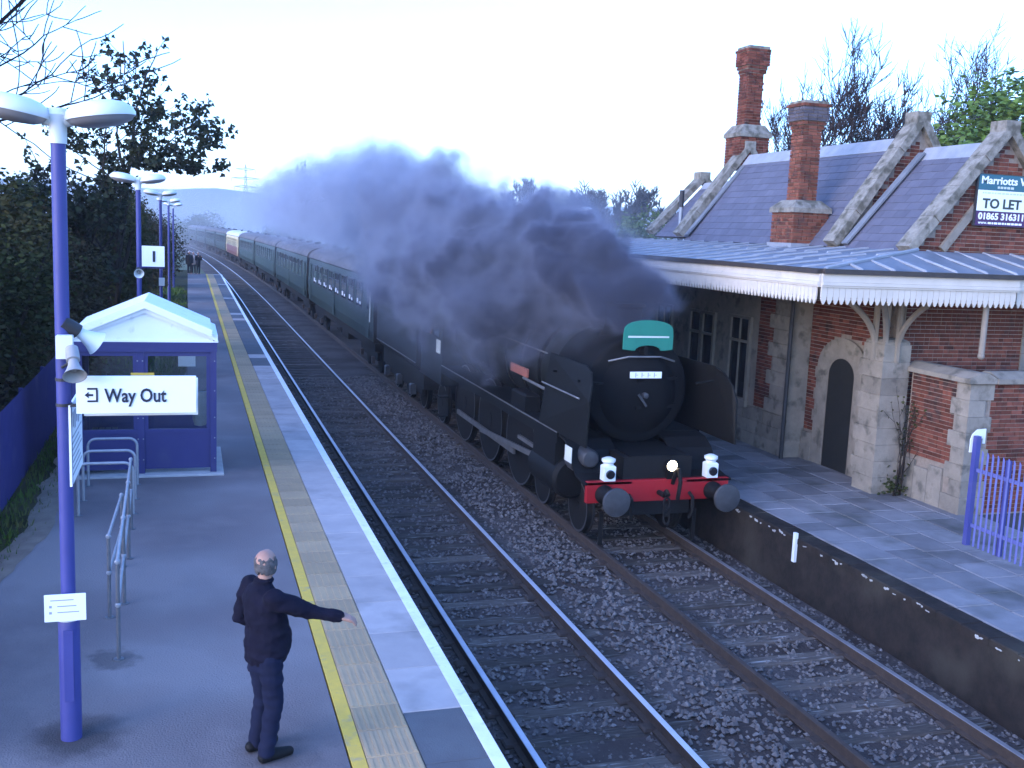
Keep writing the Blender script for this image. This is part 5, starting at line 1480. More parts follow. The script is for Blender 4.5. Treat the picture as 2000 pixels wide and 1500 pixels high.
# ------------------------------------------------------------------ coaches
CL = 20.3
def make_coach(name, label, colours, detail):
    body_m, lower_m, roof_m = colours
    c = thing(name, label, 'coach', (0, 0, 0), 'carriages of the steam train')
    pf = [(-1.30, 1.20), (1.30, 1.20), (1.41, 1.60), (1.43, 2.2), (1.40, 3.0), (1.34, 3.44), (-1.34, 3.44), (-1.40, 3.0), (-1.43, 2.2), (-1.41, 1.60)]
    bd = MB().prism(pf, 0, CL, 'y').build('body', body_m, c)
    if lower_m != body_m:
        pl_ = [(-1.31, 1.21), (-1.422, 1.60), (-1.442, 2.2), (-1.439, 2.26), (-1.42, 2.26), (-1.425, 2.2), (-1.405, 1.6), (-1.30, 1.25)]
        MB().prism(pl_, .02, CL - .02, 'y').build('lower_panel', lower_m, bd)
    rp = [(1.40 * math.cos(R(180 - 12 * i)), 3.43 + .60 * math.sin(R(12 * i)) ** .85) for i in range(16)]
    rf = MB().prism(rp, -.04, CL + .04, 'y').build('roof', roof_m, c, smooth=True)
    MB().box(-1.425, -1.385, 0, CL, 3.425, 3.455).build('gutter', 'coach_under', rf)
    for i in range(9 if detail else 5):
        y = 1.2 + (CL - 2.4) * i / (8 if detail else 4)
        MB().lathe([(.11, 3.98), (.11, 4.08), (.14, 4.09), (.14, 4.13), (.03, 4.15)], (.18 if i % 2 else -.22, y, 0), n=10).build('roof_vent', 'coach_under', rf)
    for (y0, y1, n_) in ((0, -.22, 'gangway'), (CL, CL + .22, 'gangway')):
        MB().box(-.55, .55, min(y0, y1) + (.001 if y1 > y0 else 0), max(y0, y1) - (.001 if y1 < y0 else 0), 1.25, 3.35).build(n_, 'coach_under', c)
    MB().box(-1.40, 1.40, -.012, -.001, 1.22, 3.42).build('end_panel', 'coach_under', c)
    MB().box(-1.15, 1.15, 1.0, CL - 1.0, .82, 1.199).build('underframe', 'coach_under', c)
    MB().box(-1.05, -.4, 8.2, 10.0, .45, .819).build('battery_box', 'coach_under', c)
    MB().lathe([(.02, 11.2), (.26, 11.22), (.26, 12.6), (.02, 12.62)], (-.7, 0, .6), 'y', n=14).build('vacuum_cylinder', 'coach_under', c)
    for yb_ in (2.6, CL - 2.6):
        bg_ = MB()
        for s in (-1, 1):
            bg_.box(s * 1.05 - .05, s * 1.05 + .05, yb_ - 1.8, yb_ + 1.8, .50, .78)
        bg_.box(-1.0, 1.0, yb_ - .2, yb_ + .2, .5, .81)
        bgo = bg_.build('bogie', 'coach_under', c)
        for dy in (-1.25, 1.25):
            for s in (-1, 1):
                MB().lathe([(.42, -.06), (.46, -.05), (.46, .05), (.42, .06)], (s * .84, yb_ + dy, .46), 'x', n=20).build('wheel', 'coach_under', bgo, smooth=True)
                MB().bbox(s * 1.16 - .055, s * 1.16 + .055, yb_ + dy - .12, yb_ + dy + .12, .36, .60, .02).build('axle_box', 'rail_rust', bgo)
    nw = 8
    for s in (-1, 1):
        for i in range(nw):
            y = 2.15 + (CL - 4.3) * (i + .5) / nw
            hw = .66
            xo = s * 1.437
            wn = MB()
            for (a, b_, z0, z1) in ((y - hw - .04, y - hw, 2.22, 3.18), (y + hw, y + hw + .04, 2.22, 3.18), (y - hw, y + hw, 2.22, 2.26), (y - hw, y + hw, 3.14, 3.18), (y - hw, y + hw, 2.84, 2.875)):
                wn.box(min(xo - s * .06, xo), max(xo - s * .06, xo), a, b_, z0, z1)
            wo_ = wn.build('window', body_m if detail == 0 else 'steel', c)
            pn_ = MB()
            xi = s * 1.4315
            pn_.add([(xi, y - hw, 2.26), (xi, y + hw, 2.26), (xi - s * .012, y + hw, 3.14), (xi - s * .012, y - hw, 3.14)], [(0, 1, 2, 3)])
            pn_.build('pane', 'coach_glass', wo_)
            if detail and s < 0:
                MB().box(xi - .006, xi - .0025, y - .26, y + .02, 2.90, 3.12).build('ventilator', 'dark_void', wo_)
                if detail == 1:
                    MB().bbox(xi - .010, xi - .0045, y + .10, y + .46, 2.36, 2.52, .003).build('headrest', 'headrest', wo_)
                    MB().bbox(xi - .010, xi - .0045, y - .44, y - .18, 2.34, 2.44, .003).build('headrest', 'headrest', wo_)
        for y in (1.05, CL - 1.05) if not detail else (1.05, CL / 2, CL - 1.05):
            dr_ = MB().box(min(s * 1.432, s * 1.446), max(s * 1.432, s * 1.446), y - .33, y + .33, 1.32, 3.2).build('door', body_m, c)
            MB().box(min(s * 1.445, s * 1.450), max(s * 1.445, s * 1.450), y - .22, y + .22, 2.32, 3.08).build('pane', 'coach_glass', dr_)
            MB().box(min(s * 1.446, s * 1.462), max(s * 1.446, s * 1.462), y + .24, y + .28, 2.0, 2.14).build('door_handle', 'bright_rod', dr_)
    return c
def place_coach(c, i):
    y0 = 34.75 + 21.2 * i
    y1 = y0 + CL
    x0, x1 = TC + bend(y0), TC + bend(y1)
    c.location = (x0, y0, 0)
    c.rotation_euler = (0, 0, -math.atan2(x1 - x0, y1 - y0))
g1 = make_coach('railway_coach', 'green coach with white headrests showing, coupled next to the tender', ('coach_green', 'coach_green', 'coach_roof'), 1)
MB().box(-1.462, -1.448, .45, .60, 1.9, 2.95).build('end_notice', 'notice_white', g1)
place_coach(g1, 0)
g2 = make_coach('railway_coach', 'second green coach behind the tender, wreathed in thin smoke', ('coach_green', 'coach_green', 'coach_roof'), 2)
place_coach(g2, 1)
g3 = make_coach('railway_coach', 'third green coach behind the tender', ('coach_green', 'coach_green', 'coach_roof'), 0)
place_coach(g3, 2)
cr = make_coach('railway_coach', 'cream and maroon coach with pale roof in the green train', ('coach_cream', 'coach_maroon', 'coach_roof_pale'), 0)
place_coach(cr, 4)
labs = {3: 'green coach coupled in front of the cream and maroon coach', 5: 'green coach coupled straight behind the cream and maroon coach', 6: 'green coach second behind the cream and maroon coach',
        7: 'hazy green coach third behind the cream and maroon coach', 8: 'last hazy coach of the train where the line bends behind the hedge'}
for i in (3, 5, 6, 7, 8):
    c = copy_tree(g3); c['label'] = labs[i]
    place_coach(c, i)
# ------------------------------------------------------------------ trees and hedges
TWIG = [False]
SIDE = [.62]
def branch_tree(mb, tw, p, d, ln, r, lev, maxlev, rg, spread=.55, up=.12, tips=None, nb=(2, 4), curve=.25, minr=.010, taper=.62):
    """recursive limbs; thick ones into mb, thin ones into tw"""
    n = 4
    pts, rs = [Vector(p)], [r]
    dd = Vector(d).normalized()
    for k in range(n):
        dd = (dd + Vector((rg.uniform(-1, 1), rg.uniform(-1, 1), rg.uniform(-.6, 1))) * curve * .5 + Vector((0, 0, up * .3))).normalized()
        pts.append(pts[-1] + dd * ln / n)
        rs.append(r * (1 - (1 - taper) * (k + 1) / n))
    tgt = mb if lev <= 1 else tw
    tgt.tube(pts, rs, 8 if lev == 0 else (5 if lev <= 2 else 3), caps=False)
    if lev >= maxlev:
        if tips is not None: tips += [(pts[-1], dd), (pts[2], dd)]
        if TWIG[0]:
            for _ in range(6):
                q = pts[rg.randint(1, n)]
                u = (dd + Vector((rg.uniform(-1, 1), rg.uniform(-1, 1), rg.uniform(-.5, .9)))).normalized()
                l2 = ln * rg.uniform(.5, 1.1); sd = u.orthogonal().normalized() * minr * .55
                e = q + u * l2
                tw.add([q - sd, q + sd, e], [(0, 1, 2)])
        return
    k = rg.randint(*nb)
    for i in range(k):
        t = rg.uniform(.45, 1.0) if i else 1.0
        j = min(int(t * n), n - 1); f = t * n - j
        q = pts[j].lerp(pts[j + 1], min(f, 1))
        side = dd.orthogonal().normalized()
        side = (Matrix.Rotation(rg.uniform(0, 6.283), 3, dd) @ side)
        nd = (dd * (1 - spread * (.4 if i == 0 else 1)) + side * spread * (.45 if i == 0 else 1.1) + Vector((0, 0, up))).normalized()
        branch_tree(mb, tw, q, nd, ln * rg.uniform(.62, .84) * (1 if i == 0 else .88), max(minr, rs[-1] * (.84 if i == 0 else SIDE[0])), lev + 1, maxlev, rg, spread, up, tips, nb, curve, minr, taper)
def leaf(mb, p, s, rg, droop=.3, shape=0):
    a, b_ = rg.uniform(0, 6.283), rg.uniform(-.9, .9)
    u = Vector((math.cos(a), math.sin(a), b_ * .6 - droop)).normalized()
    v = u.cross(Vector((rg.uniform(-1, 1), rg.uniform(-1, 1), rg.uniform(.2, 1)))).normalized()
    p = Vector(p)
    if shape == 0:
        mb.add([p, p + u * s * .5 + v * s * .32, p + u * s, p + u * s * .5 - v * s * .32], [(0, 1, 2, 3)])
    else:   # lobed
        mb.add([p, p + u * s * .25 + v * s * .5, p + u * s * .5 + v * s * .25, p + u * s, p + u * s * .5 - v * s * .25, p + u * s * .25 - v * s * .5], [(0, 1, 2, 5), (2, 3, 4, 5)])
def bare_tree(loc, h_, r, seed, label, lev=6, spread=.5, up=.16, trunk=.34, twm='twig', group='bare trees', nb=(2, 3), curve=.25, minr=.012, name='bare_tree', lean=(0, 0, 1), cat='tree', width=None):
    rg = random.Random(seed)
    t = thing(name, label, cat, loc, group)
    mb, tw = MB(), MB()
    TWIG[0] = True; SIDE[0] = .5
    branch_tree(mb, tw, Vector(loc) - Vector((0, 0, .1)), lean, h_ * trunk, r, 0, lev, rg, spread, up, None, nb, curve, minr)
    TWIG[0] = False; SIDE[0] = .62
    zmax = max(v_[2] for v_ in tw.v) - loc[2]
    xs3 = sorted(v_[0] for v_ in tw.v)
    wid = xs3[int(len(xs3) * .98)] - xs3[int(len(xs3) * .02)]
    kz = h_ / zmax; kx = (width / wid) if width else kz
    cx3 = (xs3[int(len(xs3) * .98)] + xs3[int(len(xs3) * .02)]) / 2 - loc[0]
    for q_ in (mb, tw):
        q_.v = [(loc[0] + (a - loc[0]) * kx - (cx3 * kx * min(1, max(0, (c - loc[2]) / zmax * 2)) if width else 0), loc[1] + (b_ - loc[1]) * kx, loc[2] + (c - loc[2]) * kz) for a, b_, c in q_.v]
    mb.build('trunk', 'bark_grey', t, smooth=True, fixn=False)
    tw.build('crown', twm, t, smooth=False, fixn=False)
    return t

def bush_mesh(rx, ry, rz, n, s, seed, m, gaps=.0, floor=.05, shape=0, inner=.45):
    """leaf clumps through an uneven ellipsoid volume, base at z=0"""
    rg = random.Random(seed)
    mb = MB()
    lobes = [(Vector((rg.uniform(-.55, .55), rg.uniform(-.55, .55), rg.uniform(.25, 1.0))), rg.uniform(.32, .58)) for _ in range(13)]
    if m == 'leaf_spring':
        lobes = []
        for i in range(30):
            a, h2 = i * 2.4, i / 29
            lobes.append((Vector((math.cos(a) * .62 * math.sin(math.pi * (h2 * .80 + .18)), math.sin(a) * .62 * math.sin(math.pi * (h2 * .80 + .18)), .30 + 1.1 * h2)), rg.uniform(.26, .40)))
    k = 0
    while k < n:
        c, lr = rg.choice(lobes)
        v = Vector((rg.gauss(0, 1), rg.gauss(0, 1), rg.gauss(0, 1))).normalized() * lr * (inner + (1 - inner) * rg.random() ** .5)
        q = c + v
        if q.z < floor: q.z = abs(q.z) * .6 + floor
        w_ = Vector((q.x * rx, q.y * ry, q.z * rz * .72))
        if mnoise.noise(w_ * 1.3 + Vector((seed, 0, 0))) < gaps - .32: continue
        for _ in range(4):
            leaf(mb, w_ + Vector((rg.gauss(0, s), rg.gauss(0, s), rg.gauss(0, s))), s * rg.uniform(.7, 1.4), rg, .2, shape)
            k += 1
    return mb
def bush_stems(rx, ry, rz, seed):
    rg = random.Random(seed)
    mb = MB()
    for i in range(7):
        p = Vector((rg.uniform(-.3, .3) * rx, rg.uniform(-.3, .3) * ry, -.15))
        pts = [p]
        d = Vector((rg.uniform(-.4, .4), rg.uniform(-.4, .4), 1))
        for k in range(4):
            pts.append(pts[-1] + d * rz * .2 + Vector((rg.uniform(-.1, .1), rg.uniform(-.1, .1), 0)))
        mb.tube(pts, [.07, .06, .045, .03, .015], 5, caps=False)
    return mb
BM = {}
def bush(loc, sc_, rot, kind, label, group, name='hedge_bush', cat='bush'):
    if kind not in BM:
        rx, ry, rz, n, s, m, sh_ = {'dark': (2.2, 2.2, 4.6, 24000, .115, 'leaf_dark', 0), 'brown': (2.2, 2.2, 4.2, 26000, .105, 'leaf_brown', 0),
                               'olive': (3.0, 3.0, 4.2, 9000, .20, 'leaf_olive', 0), 'spring': (4.6, 4.6, 8.5, 36000, .19, 'leaf_spring', 0), 'green': (3.5, 3.5, 6.5, 9000, .26, 'leaf_mid', 0)}[kind]
        BM[kind] = (bush_mesh(rx, ry, rz, n, s, hash(kind) % 7 + 3 if False else {'dark': 3, 'brown': 5, 'olive': 8, 'spring': 9, 'green': 12}[kind], m, shape=sh_).mesh('crown', m, fixn=False),
                    bush_stems(rx, ry, rz, 4).mesh('trunk', 'bark', fixn=False))
    t = thing(name, label, cat, loc, group)
    for nm, me in zip(('crown', 'trunk'), BM[kind]):
        o = bpy.data.objects.new(nm, me); col.objects.link(o); o.parent = t
    t.scale = sc_ if isinstance(sc_, tuple) else (sc_,) * 3
    t.rotation_euler = (0, 0, rot)
    return t
HB = 'dark hedge bushes behind the blue fence'
z_ = PZ - .08
for (x, y, s, rot, kd, lab) in (
    (-4.9, 15.5, (1, 1.1, .80), .3, 'brown', 'brown-green hedge bush next to the blue fence, opposite the lamp post'),
    (-5.2, 19.5, (1.1, 1.1, .98), 1.2, 'brown', 'tall brownish hedge bush behind the middle of the blue fence'),
    (-4.7, 24.0, (1.05, 1.1, 1.08), 2.0, 'dark', 'dark green hedge bush at the far end of the blue fence'),
    (-6.6, 29.0, (1.2, 1.2, 1.38), 4.0, 'dark', 'tallest dark hedge bush, deep behind the shelter'),
    (-3.9, 29.5, (.95, 1.0, 1.0), .9, 'brown', 'brown-green hedge bush behind the shelter'),
    (-3.7, 35.0, (1.0, 1.1, 1.18), 5.0, 'dark', 'dark hedge bush under the sycamore behind the number 1 sign'),
    (-3.1, 41.0, (.8, 1.0, 1.18), 2.6, 'dark', 'dark hedge bush beside the lamp post with a white box'),
    (-3.4, 48.0, (.95, 1.1, 1.2), 1.6, 'brown', 'brownish hedge bush along the grass far beyond the shelter'),
    (-3.0, 57.0, (.85, 1.2, 1.15), 3.3, 'dark', 'dark hedge bush between the last two lamp posts'),
    (-3.2, 68.0, (1.0, 1.3, 1.15), 4.4, 'brown', 'brownish hedge bush near the end of the platform'),
    (-2.9, 80.0, (.95, 1.3, 1.0), .2, 'dark', 'dark bush just short of the waiting people'),
    (-3.9, 91.0, (1.1, 1.3, .8), 2.2, 'brown', 'brown bush overhanging the track behind the waiting people'),
    (-8.5, 22.0, (1.3, 1.3, 1.25), 2.9, 'dark', 'dark bush deep in the hedge at its leftmost part')):
    bush((x, y, z_ if y < 90 else -.45), s, rot, kd, lab, HB)

# sycamore in new leaf above the hedge
rg = random.Random(21)
SB = Vector((-2.30, 33.5, z_))
sy = thing('sycamore_tree', 'sycamore with sparse dark new leaves rising above the hedge', 'tree', tuple(SB))
mb, tw, tips = MB(), MB(), []
branch_tree(mb, tw, SB - Vector((0, 0, .1)), (.02, 0, 1), 4.0, .20, 0, 5, rg, .52, .10, tips, (3, 4), .22, .012, .7)
xs3 = sorted(v_[0] for v_ in tw.v); x_lo, x_hi = xs3[int(len(xs3) * .01)], xs3[int(len(xs3) * .99)]
kz = 9.9 / (max(v_[2] for v_ in tw.v) - SB.z); kx = 5.5 / (x_hi - x_lo); cxs = (x_lo + x_hi) / 2 - SB.x
def syn(v_):
    f = min(1, max(0, (v_[2] - SB.z) / 5))
    q = Vector((SB.x + (v_[0] - SB.x - cxs * f) * kx + .35 * f, SB.y + (v_[1] - SB.y) * kx, SB.z + (v_[2] - SB.z) * kz))
    if q.x > -2.0 and q.z < 9.0: q.z += (9.0 - q.z) * min(.40, .22 * (q.x + 2.0))     # limbs over the platform sweep upward
    return q
mb.v = [tuple(syn(v_)) for v_ in mb.v]; tw.v = [tuple(syn(v_)) for v_ in tw.v]
tips = [(syn(q), d) for q, d in tips]
tw.f = [f_ for f_ in tw.f if not (tw.v[f_[0]][2] < 6.6 and tw.v[f_[0]][0] > -1.75)]      # no limbs hang low over the platform
mb.build('trunk', 'bark', sy, smooth=True, fixn=False)
tw.build('limbs', 'bark', sy, fixn=False)
lf = MB()
for (q, d) in tips:
    if q.z < 6.6 and q.x > -1.75: continue
    for _ in range(rg.randint(4, 7)):
        leaf(lf, q + Vector((rg.gauss(0, .06), rg.gauss(0, .06), rg.gauss(0, .06))), rg.uniform(.12, .21), rg, .55, 1)
lf.build('crown', 'leaf_sycamore', sy, fixn=False)
# ivy thick on the trunk
iv = MB()
for i in range(2200):
    a = rg.uniform(0, 6.283); zq = rg.uniform(.5, 6.2)
    rr2 = (.75 - .08 * zq) * rg.uniform(.3, 1)
    leaf(iv, (-2.30 + rr2 * math.cos(a), 33.5 + rr2 * math.sin(a), z_ + zq), rg.uniform(.10, .17), rg, .5, 0)
iv.build('ivy', 'leaf_dark', sy, fixn=False)

# bare tree whose limbs come in from outside the frame
bt = thing('bare_tree', 'leafless tree reaching bare limbs over the near lamp post', 'tree', (-5.4, 14.0, z_), 'bare trees')
mb, tw = MB(), MB()
rg = random.Random(5)
mb.tube([(-5.4, 14, z_ - .1), (-5.3, 14, 3.2), (-5.0, 14, 5.4)], [.24, .2, .16], 10, caps=False)
for (d, ln, r0, zz0) in (((.95, .05, .52), 2.6, .055, 6.0), ((.98, .1, .18), 2.5, .050, 6.3), ((.8, -.1, .75), 2.6, .05, 6.4), ((.95, .2, .05), 2.0, .035, 5.9), ((.3, .1, 1), 2.4, .08, 6.2), ((-.7, 0, .6), 2.4, .08, 6.0), ((-.2, .6, .8), 2.4, .08, 6.0)):
    p0 = Vector((-5.0, 14, 5.4)); q = Vector((-4.2, 14.0, zz0)) if d[0] > .5 else p0
    if d[0] > .5: tw.tube([p0, p0.lerp(q, .5) + Vector((0, 0, .1)), q], [.10, .08, r0 + .01], 6, caps=False)
    branch_tree(mb, tw, q, d, ln * .72, r0, 2, 6, rg, .5, .03, None, (2, 3), .42, .009, .72)
mb.build('trunk', 'bark_grey', bt, smooth=True, fixn=False)
tw.build('crown', 'twig', bt, fixn=False)

# trees behind the station house
bare_tree((25.8, 40.0, -.45), 15.2, .22, 31, 'tall slim leafless tree rising behind the brick chimney', 6, .46, .16, .40, minr=.021, nb=(3, 4), curve=.2, width=5.2)
bare_tree((25.4, 41.5, -.45), 12.6, .15, 37, 'small leafless tree between the two chimneys', 5, .55, .12, .36, minr=.021, width=4.5, nb=(3, 4))
bare_tree((26.8, 37.0, -.45), 11.5, .16, 41, 'leaning leafless tree with low twisted limbs behind the slate ridge', 5, .62, .06, .36, minr=.021, curve=.45, width=6.5, nb=(3, 4))
bare_tree((33.6, 44.0, -.45), 14.8, .19, 47, 'leafless tree behind the pointed gable, left of the green tree', 6, .44, .18, .34, minr=.023, width=4.8, nb=(3, 4))
bare_tree((46.6, 52.0, -.45), 20.5, .25, 53, 'high leafless tree top showing above the green tree', 6, .46, .18, .38, minr=.026, width=9, nb=(3, 4))
bare_tree((42.4, 50.0, -.45), 18.2, .22, 59, 'leafless tree top just left above the green tree', 6, .46, .18, .38, minr=.026, width=7, nb=(3, 4))
bush((30.6, 33.0, -.45), (1.42, 1.42, 1.22), .7, 'spring', 'broad tree in fresh bright green leaf behind the gables', 'trees behind the station house', 'green_tree', 'tree')

# field edge beyond the canopy
for (x, y, s, kd, rot, lab) in ((41.2, 92, (1.15, 1.2, 1.38), 'green', .3, 'rounded green bush standing beyond the canopy roof'),
                          (35.0, 84, (1.2, 1.2, 1.35), 'olive', 1.3, 'yellow-green scrub bush beside the far lamp'),
                          (36.4, 80, (1.2, 1.2, 1.30), 'olive', 2.7, 'low olive scrub bush above the lead roof'),
                          (38.6, 84, (1.3, 1.2, 1.30), 'olive', 4.1, 'low straw-coloured scrub near the end gable'),
                          (36.5, 97, (1.3, 1.3, 1.75), 'olive', 5.0, 'olive scrub bush half veiled by the smoke')):
    bush((x, y, -.45), s, rot, kd, lab, 'scrub bushes beyond the canopy', 'scrub_bush')
far_proto = []
for sd in (61, 67):
    far_proto.append(bare_tree((0, 0, 0), 18.0, .42, sd, 'x', 5, .42, .18, .26, group='row of far bare trees', minr=.085, nb=(3, 4), name='far_bare_tree', width=9.0))
FT = [(.318, 215, 1.0), (.338, 225, 1.05), (.352, 220, .92), (.372, 240, .9), (.388, 235, .98), (.402, 230, 1.08), (.415, 236, 1.0), (.428, 228, 1.12), (.441, 232, 1.05), (.455, 240, .85), (.50, 250, .75), (.53, 245, .8)]
FL = 'leafless tree in the far row against the sky beyond the smoke'
for i, (t, y, s) in enumerate(FT):
    o = far_proto[i] if i < 2 else copy_tree(far_proto[i % 2])
    o['label'] = FL
    o.location = (t * y, y, -.45); o.scale = (s, s, s); o.rotation_euler = (0, 0, i * 1.7)
# hazy trees by the bend
bush((13.5, 150, -.45), (1.0, 1.0, 1.75), .4, 'green', 'hazy tall bush beside the line, below the pylon', 'trees in the haze', 'hazy_tree', 'tree')
bush((2.5, 235, -.45), (1.8, 1.5, 1.2), .9, 'green', 'hazy low tree where the train bends away', 'trees in the haze', 'hazy_tree', 'tree')
bush((-6, 240, -.45), (2.2, 1.5, .9), 1.9, 'green', 'hazy bush closing the line of the hedge', 'trees in the haze', 'hazy_tree', 'tree')
bare_tree((15.2, 150, -.45), 15.0, .30, 71, 'tree crown poking out of the smoke left of the plume', 6, .45, .2, .3, group='trees in the haze', minr=.05, name='hazy_bare_tree')

# pylon
py = thing('electricity_pylon', 'distant lattice electricity pylon standing in the haze', 'pylon', (42.0, 840, -.45))
mb = MB()
H = 50
def hw(z): return 4.2 * (1 - z / 34) + .9 * z / 34 if z < 34 else .9 - .6 * (z - 34) / 16
for a in (-1, 1):
    for b_ in (-1, 1):
        mb.tube([(42 + a * hw(z), 840 + b_ * hw(z), z - .45) for z in (0, 12, 22, 34, 50)], [.28, .26, .24, .2, .15], 4)
zs2 = [0, 7, 13, 18, 23, 27.5, 31, 34, 38, 42, 46, 50]
for z0, z1 in zip(zs2, zs2[1:]):
    for b_ in (-1, 1):
        mb.tube([(42 - hw(z0), 840 + b_ * hw(z0), z0 - .45), (42 + hw(z1), 840 + b_ * hw(z1), z1 - .45)], .14, 3)
        mb.tube([(42 + hw(z0), 840 + b_ * hw(z0), z0 - .45), (42 - hw(z1), 840 + b_ * hw(z1), z1 - .45)], .14, 3)
mb.build('tower', 'galv', py)
for (z, l) in ((32, 8.5), (38.5, 10.5), (45.5, 7.5)):
    ar = MB()
    for s in (-1, 1):
        ar.tube([(42, 840, z + .9), (42 + s * l, 840, z)], [.4, .25], 4); ar.tube([(42, 840, z - .8), (42 + s * l, 840, z)], [.4, .25], 4)
        ar.tube([(42 + s * l, 840, z), (42 + s * l, 840, z - 3)], .16, 4)
    ar.build('cross_arm', 'galv', py)

# climbing plant and weeds by the pier
iv = thing('climbing_shrub', 'bare dusky climbing shrub growing up between pier and screen wall', 'plant', (12.25, 15.25, QZ - .02))
rg = random.Random(77)
mb, tw, tips = MB(), MB(), []
for i in range(4):
    branch_tree(mb, tw, Vector((12.2 + .05 * i, 15.22, QZ - .05)), (rg.uniform(-.15, .25), -.05, 1), .75, .02, 1, 4, rg, .45, .25, tips, (2, 3), .3, .005)
mb.v and mb.build('stem', 'bark', iv, fixn=False)
tw.build('twigs', 'bark', iv, fixn=False)
lf = MB()
for (q, d) in tips: leaf(lf, q, rg.uniform(.05, .09), rg)
for i in range(90): leaf(lf, (12.2 + rg.gauss(0, .12), 15.2 + rg.gauss(0, .10), QZ + .05 + abs(rg.gauss(0, .22))), .09, rg)
lf.build('leaves', 'leaf_dark', iv, fixn=False)

# ------------------------------------------------------------------ smoke from the chimney
def smoke_group(vmin, vmax, vres):
    ng = bpy.data.node_groups.new('smoke_density', 'GeometryNodeTree')
    ng.interface.new_socket('Geometry', in_out='INPUT', socket_type='NodeSocketGeometry')
    ng.interface.new_socket('Geometry', in_out='OUTPUT', socket_type='NodeSocketGeometry')
    N, L = ng.nodes.new, ng.links.new
    go = N('NodeGroupOutput')
    def val(a):
        return a
    def math_(op, a, b=None, c=None, clamp=False):
        n = N('ShaderNodeMath'); n.operation = op; n.use_clamp = clamp
        for i, q in enumerate((a, b, c)):
            if q is None: continue
            if isinstance(q, (int, float)): n.inputs[i].default_value = q
            else: L(q, n.inputs[i])
        return n.outputs[0]
    pos = N('GeometryNodeInputPosition').outputs[0]
    def vm(op, a, b=None, s=None):
        n = N('ShaderNodeVectorMath'); n.operation = op
        for i, q in enumerate((a, b)):
            if q is None: continue
            if isinstance(q, tuple): n.inputs[i].default_value = q
            else: L(q, n.inputs[i])
        if s is not None:
            if isinstance(s, (int, float)): n.inputs['Scale'].default_value = s
            else: L(s, n.inputs['Scale'])
        return n.outputs[0]
    def noise(vec, scale, detail=2.0, rough=.5):
        n = N('ShaderNodeTexNoise'); n.inputs['Scale'].default_value = scale; n.inputs['Detail'].default_value = detail; n.inputs['Roughness'].default_value = rough
        L(vec, n.inputs['Vector'])
        return n
    sep0 = N('ShaderNodeSeparateXYZ'); L(pos, sep0.inputs[0])
    t = math_('DIVIDE', math_('SUBTRACT', sep0.outputs[1], YS), YE - YS)
    tq = math_('POWER', math_('MAXIMUM', t, 0.0), 0.5)            # finer control near the chimney
    def curve(tab, vmax):
        n = N('ShaderNodeFloatCurve')
        c = n.mapping.curves[0]
        pts = [(math.sqrt(max(0, (y - YS) / (YE - YS))), v_ / vmax) for y, v_ in tab]
        c.points[0].location = pts[0]; c.points[1].location = pts[-1]
        for q in pts[1:-1]: c.points.new(*q)
        n.mapping.update()
        L(tq, n.inputs['Value'])
        return math_('MULTIPLY', n.outputs[0], vmax)
    zc = curve([(YS, 4.35), (16.8, 4.45), (18, 4.2), (20.5, 4.15), (26, 4.4), (30, 4.75), (37, 5.7), (47, 6.1), (60, 6.3), (82, 6.5), (105, 6.2), (YE, 6.0)], 10)
    rz = curve([(YS, .75), (16.8, 1.0), (18, 1.2), (20.5, 1.65), (26, 2.2), (30, 2.3), (37, 2.3), (47, 2.8), (60, 2.9), (82, 2.3), (105, 1.9), (YE, 1.6)], 4)
    xc = curve([(YS, 7.45), (16.8, 7.35), (18, 7.0), (20.5, 6.75), (26, 6.7), (30, 6.8), (37, 7.3), (47, 7.6), (60, 7.6), (82, 7.3), (105, 6.5), (YE, 5.5)], 10)
    rx = curve([(YS, .6), (16.8, 1.0), (18, 1.4), (20.5, 1.8), (26, 2.1), (30, 2.2), (37, 2.5), (47, 2.6), (60, 3.0), (82, 3.2), (105, 3.2), (YE, 3.0)], 4)
    dn = curve([(YS, 6.0), (16.8, 7.5), (18, 6.0), (20.5, 4.6), (23, 3.2), (26, 2.1), (30, 1.25), (37, .72), (47, .46), (60, .34), (82, .20), (105, .09), (YE, .0)], 8)
    am = curve([(YS, .45), (16.8, .75), (18, .9), (20.5, 1.05), (26, 1.2), (30, 1.3), (37, 1.4), (60, 1.7), (YE, 2.0)], 4)
    # domain warp: large rolls and small curls
    n1 = noise(vm('MULTIPLY', pos, (1, .8, 1)), .55, 1.0)
    n2 = noise(pos, 1.5, 2.0, .55)
    n3 = noise(pos, 4.6, 3.0, .6)
    w1 = vm('SCALE', vm('SUBTRACT', n1.outputs['Color'], (.5, .5, .5)), None, math_('MULTIPLY', am, 2.2))
    w2 = vm('SCALE', vm('SUBTRACT', n2.outputs['Color'], (.5, .5, .5)), None, math_('MULTIPLY', am, 1.15))
    w3 = vm('SCALE', vm('SUBTRACT', n3.outputs['Color'], (.5, .5, .5)), None, math_('MULTIPLY', am, .55))
    p2 = vm('ADD', vm('ADD', vm('ADD', pos, w1), w2), w3)
    sep = N('ShaderNodeSeparateXYZ'); L(p2, sep.inputs[0])
    ex = math_('DIVIDE', math_('SUBTRACT', sep.outputs[0], xc), rx)
    ez = math_('DIVIDE', math_('SUBTRACT', sep.outputs[2], zc), rz)
    e = math_('SQRT', math_('ADD', math_('MULTIPLY', ex, ex), math_('MULTIPLY', ez, ez)))
    # billow cells
    vo = N('ShaderNodeTexVoronoi'); vo.feature = 'SMOOTH_F1'; vo.inputs['Scale'].default_value = .85; vo.inputs['Smoothness'].default_value = .5
    L(p2, vo.inputs['Vector'])
    bil = math_('MULTIPLY', math_('SUBTRACT', .45, vo.outputs['Distance']), .85)
    edge = math_('ADD', math_('SUBTRACT', 1.0, e), bil)
    s = math_('MULTIPLY', edge, 3.6, None, True)
